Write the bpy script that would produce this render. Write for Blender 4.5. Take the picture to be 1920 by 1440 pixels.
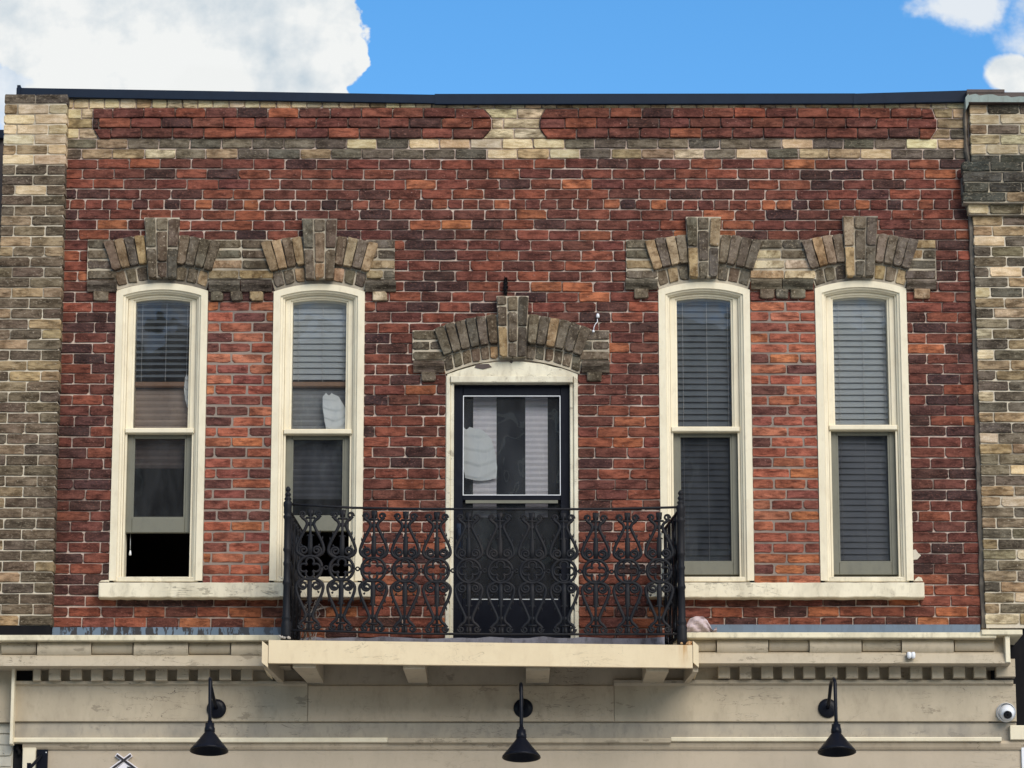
import bpy, math, random
from mathutils import Matrix, Vector
from math import radians, sin, cos, tan, pi, sqrt, atan2

for o in list(bpy.data.objects):
    bpy.data.objects.remove(o)
scene = bpy.context.scene
rnd = random.Random(7)

# ------------------------------------------------------------------ camera, sky, sun, exposure
FPX = 6800.0                    # focal length in pixels of the 1920 px wide photograph
PITCH = radians(13.5)
CX, CY = 960.0, 720.0
CAMZ = 1.6
DIST = FPX / 263.0 * cos(PITCH)
CAMX = 0.0
cam_data = bpy.data.cameras.new('camera')
cam_data.sensor_width = 36.0
cam_data.lens = FPX / 1920.0 * 36.0
cam_data.clip_start = 0.1
cam_data.clip_end = 3000.0
cam = bpy.data.objects.new('camera', cam_data)
scene.collection.objects.link(cam)
cam.location = (CAMX, -DIST, CAMZ)
cam.rotation_euler = (radians(90) + PITCH, 0, 0)
scene.camera = cam

SUN_ELEV, SUN_AZ = radians(34), radians(26)      # azimuth measured from the street side (-Y) towards +X
SKY_STRENGTH = 0.14
sun_data = bpy.data.lights.new('sun', 'SUN')
sun_data.energy = 2.8
sun_data.angle = radians(44)
sun_data.color = (1.0, 0.915, 0.79)
sun = bpy.data.objects.new('sun', sun_data)
scene.collection.objects.link(sun)
sd = Vector((sin(SUN_AZ) * cos(SUN_ELEV), -cos(SUN_AZ) * cos(SUN_ELEV), sin(SUN_ELEV)))
sun.rotation_euler = sd.to_track_quat('Z', 'Y').to_euler()
sun.location = (4, -14, 18)

scene.view_settings.view_transform = 'Standard'
scene.view_settings.look = 'None'
scene.view_settings.gamma = 1.0
scene.view_settings.use_curve_mapping = False
scene.view_settings.exposure = 0.16


def W(x, y, Y=0.0):
    """point of the plane at depth Y that the photograph shows at pixel (x, y) -> (X, Z)"""
    a, b = (x - CX) / FPX, (CY - y) / FPX
    dy = cos(PITCH) - b * sin(PITCH)
    dz = sin(PITCH) + b * cos(PITCH)
    t = (Y + DIST) / dy
    return (CAMX + a * t, CAMZ + dz * t)


def WX(x, y=700.0, Y=0.0):
    return W(x, y, Y)[0]


def WZ(y, Y=0.0):
    return W(960, y, Y)[1]


# ---- node helpers
class NT:
    def __init__(self, tree):
        self.t = tree
        self.n = tree.nodes
        self.l = tree.links

    def new(self, kind, **kw):
        nd = self.n.new(kind)
        for k, v in kw.items():
            setattr(nd, k, v)
        return nd

    def put(self, sock, v):
        if hasattr(v, 'is_linked') or isinstance(v, bpy.types.NodeSocket):
            self.l.new(v, sock)
        else:
            sock.default_value = v

    def math(self, op, a, b=0.0, clamp=False):
        nd = self.new('ShaderNodeMath', operation=op, use_clamp=clamp)
        self.put(nd.inputs[0], a)
        self.put(nd.inputs[1], b)
        return nd.outputs[0]

    def mapr(self, v, a, b, c=0.0, d=1.0, smooth=False):
        nd = self.new('ShaderNodeMapRange', clamp=True)
        if smooth:
            nd.interpolation_type = 'SMOOTHSTEP'
        self.put(nd.inputs[0], v)
        for i, q in enumerate((a, b, c, d)):
            nd.inputs[i + 1].default_value = q
        return nd.outputs[0]

    def mix(self, f, a, b, blend='MIX'):
        nd = self.new('ShaderNodeMix', data_type='RGBA', blend_type=blend)
        self.put(nd.inputs[0], f)
        for s, v in ((nd.inputs[6], a), (nd.inputs[7], b)):
            if isinstance(v, tuple) and len(v) == 3:
                v = v + (1.0,)
            self.put(s, v)
        return nd.outputs[2]

    def noise(self, vec, scale, detail=4.0, rough=0.55, stretch=None, dist=0.0):
        if stretch:
            m = self.new('ShaderNodeMapping')
            m.inputs[3].default_value = stretch
            self.l.new(vec, m.inputs[0])
            vec = m.outputs[0]
        nd = self.new('ShaderNodeTexNoise')
        self.l.new(vec, nd.inputs['Vector'])
        nd.inputs['Scale'].default_value = scale
        nd.inputs['Detail'].default_value = detail
        nd.inputs['Roughness'].default_value = rough
        nd.inputs['Distortion'].default_value = dist
        return nd.outputs[0]


# ---- world: clear blue sky with fair-weather cumulus
world = bpy.data.worlds.new('World')
scene.world = world
world.use_nodes = True
N = NT(world.node_tree)
N.n.clear()
outw = N.new('ShaderNodeOutputWorld')
bg = N.new('ShaderNodeBackground')
bg.inputs[1].default_value = SKY_STRENGTH
sky = N.new('ShaderNodeTexSky')
sky.sky_type = 'NISHITA'
sky.sun_disc = False
sky.sun_elevation = SUN_ELEV
sky.sun_rotation = pi - SUN_AZ
sky.altitude = 300.0
sky.air_density = 1.0
sky.dust_density = 0.4
sky.ozone_density = 1.6
hs = N.new('ShaderNodeHueSaturation')
hs.inputs['Saturation'].default_value = 1.36
hs.inputs['Value'].default_value = 1.15
N.l.new(sky.outputs[0], hs.inputs['Color'])
geo = N.new('ShaderNodeTexCoord')
dirv = geo.outputs['Generated']
sx = N.new('ShaderNodeSeparateXYZ')
N.l.new(dirv, sx.inputs[0])


def sky_uv(px, py):
    a, b = (px - CX) / FPX, (CY - py) / FPX
    dy = cos(PITCH) - b * sin(PITCH)
    dz = sin(PITCH) + b * cos(PITCH)
    return (a / dy, dz / dy)


ysafe = N.math('MAXIMUM', sx.outputs[1], 0.02)
uu = N.math('DIVIDE', sx.outputs[0], ysafe)
vv = N.math('DIVIDE', sx.outputs[2], ysafe)
comb = N.new('ShaderNodeCombineXYZ')
N.l.new(uu, comb.inputs[0]); N.l.new(vv, comb.inputs[1])
uv = comb.outputs[0]
nA = N.noise(uv, 55.0, 4.0, 0.6)
nB = N.noise(uv, 130.0, 5.0, 0.58)
wob = N.math('ADD', N.math('MULTIPLY', N.math('SUBTRACT', nA, 0.5), 1.1),
             N.math('MULTIPLY', N.math('SUBTRACT', nB, 0.5), 0.6))
# cumulus heads: (pixel x, pixel y, radius x, radius y, edge softness)
blobs = [(430, 40, 265, 165, .06), (150, 60, 330, 120, .2), (600, 110, 95, 85, .06), (590, 210, 80, 130, .06), (40, 160, 200, 120, .5), (250, 175, 260, 90, .25), (540, 190, 120, 70, .12),
         (1810, 5, 110, 66, .6), (1900, 140, 62, 48, .25), (1980, 60, 120, 190, .8), (390, 140, 75, 34, .3)]
cover = None
for (bx, by, rx, ry, soft) in blobs[:10]:
    cu, cv = sky_uv(bx, by)
    du = N.math('DIVIDE', N.math('SUBTRACT', uu, cu), rx / FPX)
    dv = N.math('DIVIDE', N.math('SUBTRACT', vv, cv), ry / FPX)
    d = N.math('SQRT', N.math('ADD', N.math('MULTIPLY', du, du), N.math('MULTIPLY', dv, dv)))
    d = N.math('ADD', d, N.math('MULTIPLY', wob, 0.55 if soft < .35 else 1.3))
    m = N.mapr(d, 1.0, 1.0 - soft, 0.0, 1.0 if soft < .35 else .85, smooth=True)
    cover = m if cover is None else N.math('MAXIMUM', cover, m)
cover = N.math('MULTIPLY', cover, N.mapr(sx.outputs[1], 0.3, 0.5))
# the rest of the sky: scattered clouds of the same kind
big = N.noise(dirv, 3.2, 4.0, 0.55, stretch=(1, 1, 2.2))
away = N.mapr(sx.outputs[1], 0.80, 0.55)
scat = N.math('MULTIPLY', N.mapr(big, 0.52, 0.60, smooth=True), away)
scat = N.math('MULTIPLY', scat, N.mapr(sx.outputs[2], -0.02, 0.08))
cover = N.math('MAXIMUM', cover, scat)
shade = N.noise(uv, 20.0, 5.0, 0.52)
shade2 = N.noise(dirv, 9.0, 3.0, 0.6)
sh = N.math('MULTIPLY', N.mapr(sx.outputs[1], 0.5, 0.8), shade)
sh = N.math('ADD', sh, N.math('MULTIPLY', N.mapr(sx.outputs[1], 0.8, 0.5), shade2))
offv = N.new('ShaderNodeVectorMath', operation='ADD')
N.l.new(uv, offv.inputs[0])
offv.inputs[1].default_value = (0.0035, 0.0045, 0)
rel1 = N.noise(uv, 48.0, 5.0, 0.55)
rel2 = N.noise(offv.outputs[0], 48.0, 5.0, 0.55)
relief = N.math('MULTIPLY', N.math('SUBTRACT', rel1, rel2), 2.0)
lum = N.math('ADD', N.math('ADD', 0.92, relief), N.math('MULTIPLY', N.math('SUBTRACT', sh, 0.5), 2.2), clamp=True)
ccol = N.mix(lum, (2.7, 3.45, 4.1), (5.7, 5.8, 5.75))
# a bright second head in front of the greyer body of the near cloud
cu, cv = sky_uv(400, 165)
du = N.math('DIVIDE', N.math('SUBTRACT', uu, cu), 95 / FPX)
dv = N.math('DIVIDE', N.math('SUBTRACT', vv, cv), 52 / FPX)
d = N.math('ADD', N.math('SQRT', N.math('ADD', N.math('MULTIPLY', du, du), N.math('MULTIPLY', dv, dv))), N.math('MULTIPLY', wob, 0.8))
ccol = N.mix(N.math('MULTIPLY', N.mapr(d, 1.0, 0.7, smooth=True), N.mapr(sx.outputs[1], 0.3, 0.5)), ccol, (5.6, 5.7, 5.65))
fin = N.mix(cover, hs.outputs[0], ccol)
N.l.new(fin, bg.inputs[0])
N.l.new(bg.outputs[0], outw.inputs[0])


# ------------------------------------------------------------------ materials
MATS = {}


def mat(name, build):
    m = bpy.data.materials.new(name)
    m.use_nodes = True
    t = NT(m.node_tree)
    t.n.clear()
    out = t.new('ShaderNodeOutputMaterial')
    p = t.new('ShaderNodeBsdfPrincipled')
    t.l.new(p.outputs[0], out.inputs[0])
    g = t.new('ShaderNodeNewGeometry')
    build(t, p, g.outputs['Position'], out)
    MATS[name] = m
    return m


def bump(t, p, h, strength, dist):
    b = t.new('ShaderNodeBump')
    b.inputs['Strength'].default_value = strength
    b.inputs['Distance'].default_value = dist
    t.put(b.inputs['Height'], h)
    t.l.new(b.outputs[0], p.inputs['Normal'])


def brick_builder(attr, soot, light, flow=True):
    def f(t, p, pos, out):
        if attr:
            a = t.new('ShaderNodeAttribute', attribute_name='brick_colour')
            col = a.outputs['Color']
        else:
            a = t.new('ShaderNodeObjectInfo')
            col = a.outputs['Color']
        n0 = t.noise(pos, 1.1, 5.0, 0.62, stretch=(2.2, 1, .5))
        n1 = t.noise(pos, 9.0, 5.0, 0.62, stretch=(1, 1, 2.4) if flow else None)
        n2 = t.noise(pos, 60.0, 4.0, 0.65, stretch=(1, 1, 1.8) if flow else None)
        n3 = t.noise(pos, 260.0, 3.0, 0.6)
        n4 = t.noise(pos, 26.0, 3.0, 0.6, stretch=(.45, 1, 2.2) if flow else None)
        c = t.mix(t.math('MULTIPLY', t.mapr(n1, 0.40, 0.62), 0.9), col, soot, 'MULTIPLY')
        c = t.mix(t.math('MULTIPLY', t.mapr(n4, 0.50, 0.64), 0.75), c, soot, 'MULTIPLY')
        c = t.mix(t.math('MULTIPLY', t.mapr(n2, 0.54, 0.66), 0.35), c, light)
        c = t.mix(t.math('MULTIPLY', t.mapr(n3, 0.40, 0.64), 0.6), c, (0.55, 0.52, 0.5), 'MULTIPLY')
        c = t.mix(t.math('MULTIPLY', t.mapr(n2, 0.68, 0.71), 0.55), c, (0.70, 0.60, 0.53))
        c = t.mix(t.math('MULTIPLY', t.mapr(n0, 0.48, 0.66), 0.55), c, (0.42, 0.38, 0.36), 'MULTIPLY')
        t.l.new(c, p.inputs['Base Color'])
        p.inputs['Roughness'].default_value = 0.93
        p.inputs['Specular IOR Level'].default_value = 0.25
        h = t.math('ADD', t.math('MULTIPLY', n2, 0.6), t.math('MULTIPLY', n3, 0.35))
        bump(t, p, h, 0.9, 0.009)
    return f


mat('red_brick', brick_builder(False, (0.34, 0.30, 0.30), (0.42, 0.17, 0.12)))
mat('red_bricks_joined', brick_builder(True, (0.34, 0.30, 0.30), (0.42, 0.17, 0.12)))
mat('tan_brick', brick_builder(False, (0.34, 0.31, 0.27), (0.50, 0.42, 0.29)))
mat('voussoir_brick', brick_builder(False, (0.42, 0.37, 0.31), (0.56, 0.46, 0.31), False))
mat('clean_tan_brick', brick_builder(False, (0.70, 0.64, 0.55), (0.84, 0.72, 0.52)))


def mortar_builder(c1, c2, dark, lo=.48, hi=.66):
    def f(t, p, pos, out):
        n1 = t.noise(pos, 2.1, 5.0, 0.6)
        n2 = t.noise(pos, 40.0, 4.0, 0.6)
        n3 = t.noise(pos, 300.0, 3.0, 0.6)
        c = t.mix(n2, c1, c2)
        c = t.mix(t.mapr(n1, lo, hi), c, dark)
        c = t.mix(t.math('MULTIPLY', n3, 0.35), c, (.5, .48, .46), 'MULTIPLY')
        t.l.new(c, p.inputs['Base Color'])
        p.inputs['Roughness'].default_value = 0.95
        bump(t, p, t.math('ADD', n2, n3), 0.6, 0.005)
    return f


mat('mortar_pink', mortar_builder((0.58, 0.455, 0.37), (0.76, 0.62, 0.52), (0.20, 0.145, 0.12), .46, .64))
mat('mortar_grey', mortar_builder((0.27, 0.215, 0.175), (0.37, 0.30, 0.245), (0.17, 0.13, 0.11)))
mat('mortar_tan', mortar_builder((0.62, 0.54, 0.41), (0.78, 0.70, 0.55), (0.26, 0.22, 0.165), .48, .68))
mat('mortar_dirty', mortar_builder((0.48, 0.41, 0.30), (0.66, 0.58, 0.44), (0.16, 0.135, 0.105), .44, .62))


def paint_builder(col, grime, grime_amt, rough=0.6, crack=0.0, streak=True, rel=0.35, spec=.4):
    def f(t, p, pos, out):
        n1 = t.noise(pos, 3.5, 5.0, 0.6, stretch=(1.6, 1, .8) if streak else None)
        n2 = t.noise(pos, 22.0, 5.0, 0.65, stretch=(1, 1, .5))
        n3 = t.noise(pos, 180.0, 3.0, 0.6)
        c = t.mix(t.math('MULTIPLY', t.mapr(n1, 0.42, 0.75), grime_amt), col, grime)
        c = t.mix(t.math('MULTIPLY', t.mapr(n2, 0.52, 0.74), grime_amt), c, grime)
        c = t.mix(t.math('MULTIPLY', t.mapr(n3, 0.68, 0.74), grime_amt * .8), c, tuple(q * .35 for q in grime))
        h = t.math('ADD', t.math('MULTIPLY', n2, .8), t.math('MULTIPLY', n3, .25))
        if crack > 0:
            n4 = t.noise(pos, 5.0, 4.0, 0.55, stretch=(.55, 1, 2.2), dist=.8)
            ridge = t.math('ABSOLUTE', t.math('SUBTRACT', n4, 0.5))
            where = t.mapr(t.noise(pos, 1.6, 3.0, 0.5), 0.5, 0.58)
            line = t.math('MULTIPLY', t.mapr(ridge, 0.006, 0.0), where)
            n5 = t.noise(pos, 6.5, 7.0, 0.68, stretch=(.6, 1, 1.5))
            peel = t.math('MULTIPLY', t.mapr(n5, 0.635, 0.645), crack)
            c = t.mix(t.math('MULTIPLY', peel, .8), c, tuple(q * .8 for q in grime))
            h = t.math('SUBTRACT', h, t.math('MULTIPLY', peel, .8))
            c = t.mix(t.math('MULTIPLY', line, crack), c, tuple(q * .3 for q in grime))
            h = t.math('SUBTRACT', h, t.math('MULTIPLY', line, 1.2))
        t.l.new(c, p.inputs['Base Color'])
        p.inputs['Roughness'].default_value = rough
        p.inputs['Specular IOR Level'].default_value = spec
        bump(t, p, h, rel, 0.004)
    return f


mat('cream_paint', paint_builder((0.80, 0.715, 0.525), (0.55, 0.46, 0.31), 0.4))
mat('peeling_cream', paint_builder((0.78, 0.72, 0.55), (0.40, 0.34, 0.24), 0.7, crack=.9))
mat('sill_paint', paint_builder((0.80, 0.72, 0.535), (0.38, 0.33, 0.23), 0.65, crack=.8, rel=.6))
mat('beige_board', paint_builder((0.475, 0.40, 0.285), (0.32, 0.265, 0.185), 0.6, crack=.9))
mat('grey_board', paint_builder((0.39, 0.34, 0.26), (0.23, 0.21, 0.175), 0.75, crack=.6))
mat('beige_panel', paint_builder((0.475, 0.395, 0.29), (0.39, 0.325, 0.235), 0.55, crack=.25))
mat('lifted_beige_board', paint_builder((0.50, 0.41, 0.29), (0.33, 0.26, 0.18), 0.6, crack=.9))  # beige board paint retoned and lightened against the shade below the balcony
def rough_builder(t, p, pos, out):
    n1 = t.noise(pos, 16.0, 6.0, 0.7, stretch=(.6, 1, 2.2), dist=.6)
    n2 = t.noise(pos, 90.0, 4.0, 0.65, stretch=(.5, 1, 1.6))
    c = t.mix(t.mapr(n1, .40, .58), (0.12, 0.095, 0.07), (0.56, 0.45, 0.31))  # dark hollows painted into the colour, as deep shade hides the relief
    c = t.mix(t.math('MULTIPLY', t.mapr(n2, .45, .65), .6), c, (.42, .36, .28), 'MULTIPLY')
    t.l.new(c, p.inputs['Base Color'])
    p.inputs['Roughness'].default_value = .9
    bump(t, p, n1, 1.0, .02)


mat('rough_board', rough_builder)
def balcony_builder(t, p, pos, out):
    base = paint_builder((0.78, 0.64, 0.415), (0.60, 0.46, 0.28), 0.35, crack=.4)
    base(t, p, pos, out)
    col = p.inputs['Base Color'].links[0].from_socket
    sp = t.new('ShaderNodeSeparateXYZ')
    t.l.new(pos, sp.inputs[0])
    X, Z = W(1283, 1211, -.8)
    n = t.noise(pos, 18.0, 4.0, .6, stretch=(3, 1, .35))
    dx = t.math('ABSOLUTE', t.math('SUBTRACT', sp.outputs[0], X))
    run = t.math('MULTIPLY', t.mapr(dx, .05, .0), t.mapr(sp.outputs[2], Z - .16, Z - .01))
    run = t.math('MULTIPLY', run, t.mapr(n, .36, .60))
    t.l.new(t.mix(t.math('MULTIPLY', run, .85), col, (.50, .26, .08)), p.inputs['Base Color'])


mat('balcony_cream', balcony_builder)
mat('lip_metal', paint_builder((0.80, 0.71, 0.50), (0.33, 0.29, 0.19), 0.65))
mat('olive_paint', paint_builder((0.165, 0.16, 0.12), (0.10, 0.10, 0.08), 0.4, rough=.5))
mat('black_paint', paint_builder((0.007, 0.008, 0.013), (0.016, 0.018, 0.024), 0.5, rough=.30, rel=.15, spec=.12))
mat('iron', paint_builder((0.010, 0.011, 0.014), (0.026, 0.022, 0.021), 0.7, rough=.55, rel=.6, spec=.18))
mat('slate_metal', paint_builder((0.012, 0.020, 0.036), (0.008, 0.013, 0.024), 0.5, rough=.5, rel=.1, spec=.10))
mat('green_metal', paint_builder((0.25, 0.31, 0.28), (0.10, 0.085, 0.07), 0.5, rough=.55))
mat('rusty_dark', paint_builder((0.085, 0.06, 0.05), (0.05, 0.035, 0.03), 0.6))
mat('black_sealant', paint_builder((0.11, 0.095, 0.075), (0.26, 0.21, 0.155), 0.75, rough=.8, rel=1.0))
mat('tarry_black', paint_builder((0.008, 0.008, 0.009), (0.018, 0.016, 0.016), 0.5, rough=.8, spec=.1))
mat('white_plastic', paint_builder((0.80, 0.81, 0.82), (0.6, 0.6, 0.58), 0.15, rough=.35, rel=.05))
mat('lilac_foam', paint_builder((0.56, 0.46, 0.47), (0.36, 0.29, 0.29), 0.5, rough=.8, rel=1.0))
mat('grey_flashing', paint_builder((0.33, 0.32, 0.36), (0.06, 0.05, 0.055), 0.9, rough=.7, rel=.6))
mat('rust', paint_builder((0.45, 0.20, 0.07), (0.65, 0.48, 0.25), 0.6, rough=.7, rel=1.0))
mat('dry_twig', paint_builder((0.42, 0.37, 0.31), (0.25, 0.2, 0.16), 0.5, rough=.9))
mat('brown_wood', paint_builder((0.36, 0.19, 0.095), (0.2, 0.1, 0.05), 0.4, rough=.4))
mat('blind_grey', paint_builder((0.56, 0.58, 0.58), (0.44, 0.46, 0.46), 0.3, rough=.5, rel=.05))
mat('blind_dark', paint_builder((0.19, 0.21, 0.23), (0.13, 0.145, 0.16), 0.3, rough=.5, rel=.05))
mat('shade_brown', paint_builder((0.46, 0.35, 0.28), (0.28, 0.21, 0.17), 0.6, rough=.8))
mat('shade_grey', paint_builder((0.36, 0.36, 0.36), (0.24, 0.24, 0.25), 0.6, rough=.8))
mat('cord_white', paint_builder((0.6, 0.58, 0.55), (0.4, 0.4, 0.4), 0.3))
mat('curtain_lilac', paint_builder((0.88, 0.82, 0.83), (0.72, 0.66, 0.69), 0.4, rough=.9))
mat('reflection_white', paint_builder((0.93, 0.93, 0.90), (0.72, 0.74, 0.74), 0.5, rough=.9))  # pale tone of the reflection shapes added behind the glass
mat('room_wall', paint_builder((0.26, 0.22, 0.20), (0.16, 0.14, 0.13), 0.5, rough=.9))
mat('sign_black', paint_builder((0.02, 0.016, 0.018), (0.04, 0.03, 0.03), 0.3))
mat('sign_white', paint_builder((0.80, 0.76, 0.78), (0.7, 0.66, 0.68), 0.2, rel=.05))
mat('painted_brick', paint_builder((0.56, 0.52, 0.42), (0.36, 0.32, 0.25), 0.5, crack=1.0, rel=.9))
mat('lens_black', paint_builder((0.008, 0.008, 0.01), (0.02, 0.02, 0.02), 0.2, rough=.12, rel=.02))


def flashing_builder(t, p, pos, out):
    n1 = t.noise(pos, 14.0, 5.0, 0.65, stretch=(1.4, 1, .5))
    n2 = t.noise(pos, 3.0, 3.0, 0.5)
    sxp = t.new('ShaderNodeSeparateXYZ')
    t.l.new(pos, sxp.inputs[0])
    tar = t.math('MULTIPLY', t.mapr(n1, 0.50, 0.54), t.mapr(sxp.outputs[0], -1.2, -2.0, 0.12, 1.0))
    c = t.mix(n2, (0.095, 0.145, 0.20), (0.14, 0.19, 0.25))
    c = t.mix(tar, c, (0.02, 0.018, 0.02))
    t.l.new(c, p.inputs['Base Color'])
    p.inputs['Roughness'].default_value = 0.55
    bump(t, p, n1, 0.3, 0.004)


mat('blue_flashing', flashing_builder)


def glass_builder(tint, ior, wave, veil):
    def f(t, p, pos, out):
        t.n.remove(p)
        tr = t.new('ShaderNodeBsdfTransparent')
        tr.inputs[0].default_value = tint + (1,)
        gl = t.new('ShaderNodeBsdfGlossy')
        gl.inputs['Roughness'].default_value = 0.015
        gl.inputs['Color'].default_value = (.95, .97, 1, 1)
        fr = t.new('ShaderNodeFresnel')
        fr.inputs[0].default_value = ior
        mx = t.new('ShaderNodeMixShader')
        n = t.noise(pos, 3.2, 2.0, 0.4, stretch=(1.2, 1, .8))
        b = t.new('ShaderNodeBump')
        b.inputs['Strength'].default_value = wave
        b.inputs['Distance'].default_value = 0.02
        t.l.new(n, b.inputs['Height'])
        t.l.new(b.outputs[0], gl.inputs['Normal'])
        t.l.new(fr.outputs[0], mx.inputs[0])
        t.l.new(tr.outputs[0], mx.inputs[1])
        t.l.new(gl.outputs[0], mx.inputs[2])
        df = t.new('ShaderNodeBsdfDiffuse')  # thin diffuse film, added to veil panes whose reflections stay too dark
        df.inputs[0].default_value = (.52, .54, .56, 1)
        dn = t.noise(pos, 5.0, 4.0, .6, stretch=(1.6, 1, .6))
        mx2 = t.new('ShaderNodeMixShader')
        t.l.new(t.mapr(dn, .3, .7, veil * .4, veil * 1.6), mx2.inputs[0])
        t.l.new(mx.outputs[0], mx2.inputs[1])
        t.l.new(df.outputs[0], mx2.inputs[2])
        t.l.new(mx2.outputs[0], out.inputs[0])
    return f


mat('glass', glass_builder((0.92, 0.94, 0.95), 1.58, 0.2, .035))
mat('screened_glass', glass_builder((0.42, 0.43, 0.46), 1.45, 0.08, .035))


def pale_street(t, p, pos, out):
    n = t.noise(pos, 30, 4, .6)
    t.l.new(t.mix(n, (0.36, 0.345, 0.315), (0.45, 0.43, 0.39)), p.inputs['Base Color'])  # pale concrete tone, raised so the ground bounces light upward
    p.inputs['Roughness'].default_value = .9
    bump(t, p, n, .4, .01)


mat('street', pale_street)
mat('pavement_concrete', paint_builder((0.45, 0.43, 0.40), (0.32, 0.3, 0.28), .5, rough=.9))


# ------------------------------------------------------------------ object helpers
COL = scene.collection


def offset_of(o):
    return o.location.copy() if o is not None and o.type == 'EMPTY' else Vector((0, 0, 0))


def attach(o, parent):
    if parent is not None:
        o.parent = parent
        o.matrix_parent_inverse = Matrix.Translation(-offset_of(parent))
    return o


def mesh_of(name, verts, faces, m, smooth=False):
    me = bpy.data.meshes.new(name)
    me.from_pydata(verts, [], faces)
    if m:
        me.materials.append(MATS[m])
    if smooth:
        me.polygons.foreach_set('use_smooth', [True] * len(me.polygons))
    me.update()
    return me


class MB:
    """collects verts and faces of one part"""

    def __init__(self):
        self.v, self.f = [], []

    def add(self, v, f):
        b = len(self.v)
        self.v += [tuple(q) for q in v]
        self.f += [tuple(i + b for i in q) for q in f]
        return self

    def box(self, x0, x1, y0, y1, z0, z1):
        v = [(x0, y0, z0), (x1, y0, z0), (x1, y1, z0), (x0, y1, z0), (x0, y0, z1), (x1, y0, z1), (x1, y1, z1), (x0, y1, z1)]
        f = [(0, 3, 2, 1), (4, 5, 6, 7), (0, 1, 5, 4), (1, 2, 6, 5), (2, 3, 7, 6), (3, 0, 4, 7)]
        return self.add(v, f)

    def bbox(self, x0, x1, y0, y1, z0, z1, b=0.004):
        """box with chamfered front edges"""
        v = [(x0, y0 + b, z0), (x1, y0 + b, z0), (x1, y0 + b, z1), (x0, y0 + b, z1),
             (x0 + b, y0, z0 + b), (x1 - b, y0, z0 + b), (x1 - b, y0, z1 - b), (x0 + b, y0, z1 - b),
             (x0, y1, z0), (x1, y1, z0), (x1, y1, z1), (x0, y1, z1)]
        f = [(4, 5, 6, 7)]
        for i in range(4):
            j = (i + 1) % 4
            f += [(i, j, j + 4, i + 4), (i + 8, j + 8, j, i)]
        f += [(11, 10, 9, 8)]
        return self.add(v, f)

    def prism(self, poly, y0, y1, bev=0.0):
        """polygon in (x,z), counter-clockwise seen from the street, front at y0"""
        n = len(poly)
        if bev > 0:
            cx = sum(q[0] for q in poly) / n
            cz = sum(q[1] for q in poly) / n
            wx = max(abs(q[0] - cx) for q in poly)
            wz = max(abs(q[1] - cz) for q in poly)
            front = [(cx + (q[0] - cx) * (1 - bev / max(wx, bev * 2)), y0, cz + (q[1] - cz) * (1 - bev / max(wz, bev * 2))) for q in poly]
            mid = [(q[0], y0 + bev, q[1]) for q in poly]
            back = [(q[0], y1, q[1]) for q in poly]
            v = front + mid + back
            f = [tuple(range(n))]
            for i in range(n):
                j = (i + 1) % n
                f += [(i, n + i, n + j, j), (n + i, 2 * n + i, 2 * n + j, n + j)]
            f.append(tuple(range(3 * n - 1, 2 * n - 1, -1)))
        else:
            v = [(q[0], y0, q[1]) for q in poly] + [(q[0], y1, q[1]) for q in poly]
            f = [tuple(range(n)), tuple(range(2 * n - 1, n - 1, -1))]
            for i in range(n):
                j = (i + 1) % n
                f.append((i, n + i, n + j, j))
        return self.add(v, f)

    def extrude_x(self, prof, x0, x1, caps=True):
        """profile of (y,z) points swept along x"""
        n = len(prof)
        v = [(x0, q[0], q[1]) for q in prof] + [(x1, q[0], q[1]) for q in prof]
        f = [(i, n + i, n + i + 1, i + 1) for i in range(n - 1)]
        if caps:
            f += [tuple(range(n)), tuple(range(2 * n - 1, n - 1, -1))]
        return self.add(v, f)

    def lathe(self, prof, c=(0, 0, 0), seg=16):
        """profile of (radius, z) from top to bottom around the vertical axis at c"""
        n = len(prof)
        v = []
        for r, z in prof:
            for k in range(seg):
                a = 2 * pi * k / seg
                v.append((c[0] + r * cos(a), c[1] + r * sin(a), c[2] + z))
        f = []
        for i in range(n - 1):
            for k in range(seg):
                l = (k + 1) % seg
                f.append((i * seg + k, (i + 1) * seg + k, (i + 1) * seg + l, i * seg + l))
        f.append(tuple(range(seg)))
        f.append(tuple((n - 1) * seg + k for k in reversed(range(seg))))
        return self.add(v, f)

    def tube(self, pts, r, seg=6, flat=None):
        """polyline swept with an elliptical section; flat = half thickness of a flat casting in the xz plane"""
        pts = [Vector(q) for q in pts]
        n = len(pts)
        rr = r if isinstance(r, (list, tuple)) else [r] * n
        v = []
        up = Vector((0, 1, 0))
        prev = None
        for i, q in enumerate(pts):
            d = (pts[min(i + 1, n - 1)] - pts[max(i - 1, 0)])
            d = d.normalized() if d.length > 1e-9 else Vector((0, 0, 1))
            if flat:
                a = up
                b = d.cross(up)
                b = b.normalized() if b.length > 1e-6 else Vector((1, 0, 0))
            else:
                a = prev if prev is not None else (Vector((0, 1, 0)) if abs(d.y) < .9 else Vector((1, 0, 0)))
                a = (a - d * a.dot(d)).normalized()
                b = d.cross(a)
                prev = a
            for k in range(seg):
                t = 2 * pi * k / seg
                v.append(q + a * (cos(t) * (flat if flat else rr[i])) + b * (sin(t) * rr[i]))
        f = []
        for i in range(n - 1):
            for k in range(seg):
                l = (k + 1) % seg
                f.append((i * seg + k, i * seg + l, (i + 1) * seg + l, (i + 1) * seg + k))
        f.append(tuple(reversed(range(seg))))
        f.append(tuple((n - 1) * seg + k for k in range(seg)))
        return self.add(v, f)

    def obj(self, name, m, parent=None, smooth=False):
        o = bpy.data.objects.new(name, mesh_of(name, self.v, self.f, m, smooth))
        COL.objects.link(o)
        return attach(o, parent)


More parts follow.
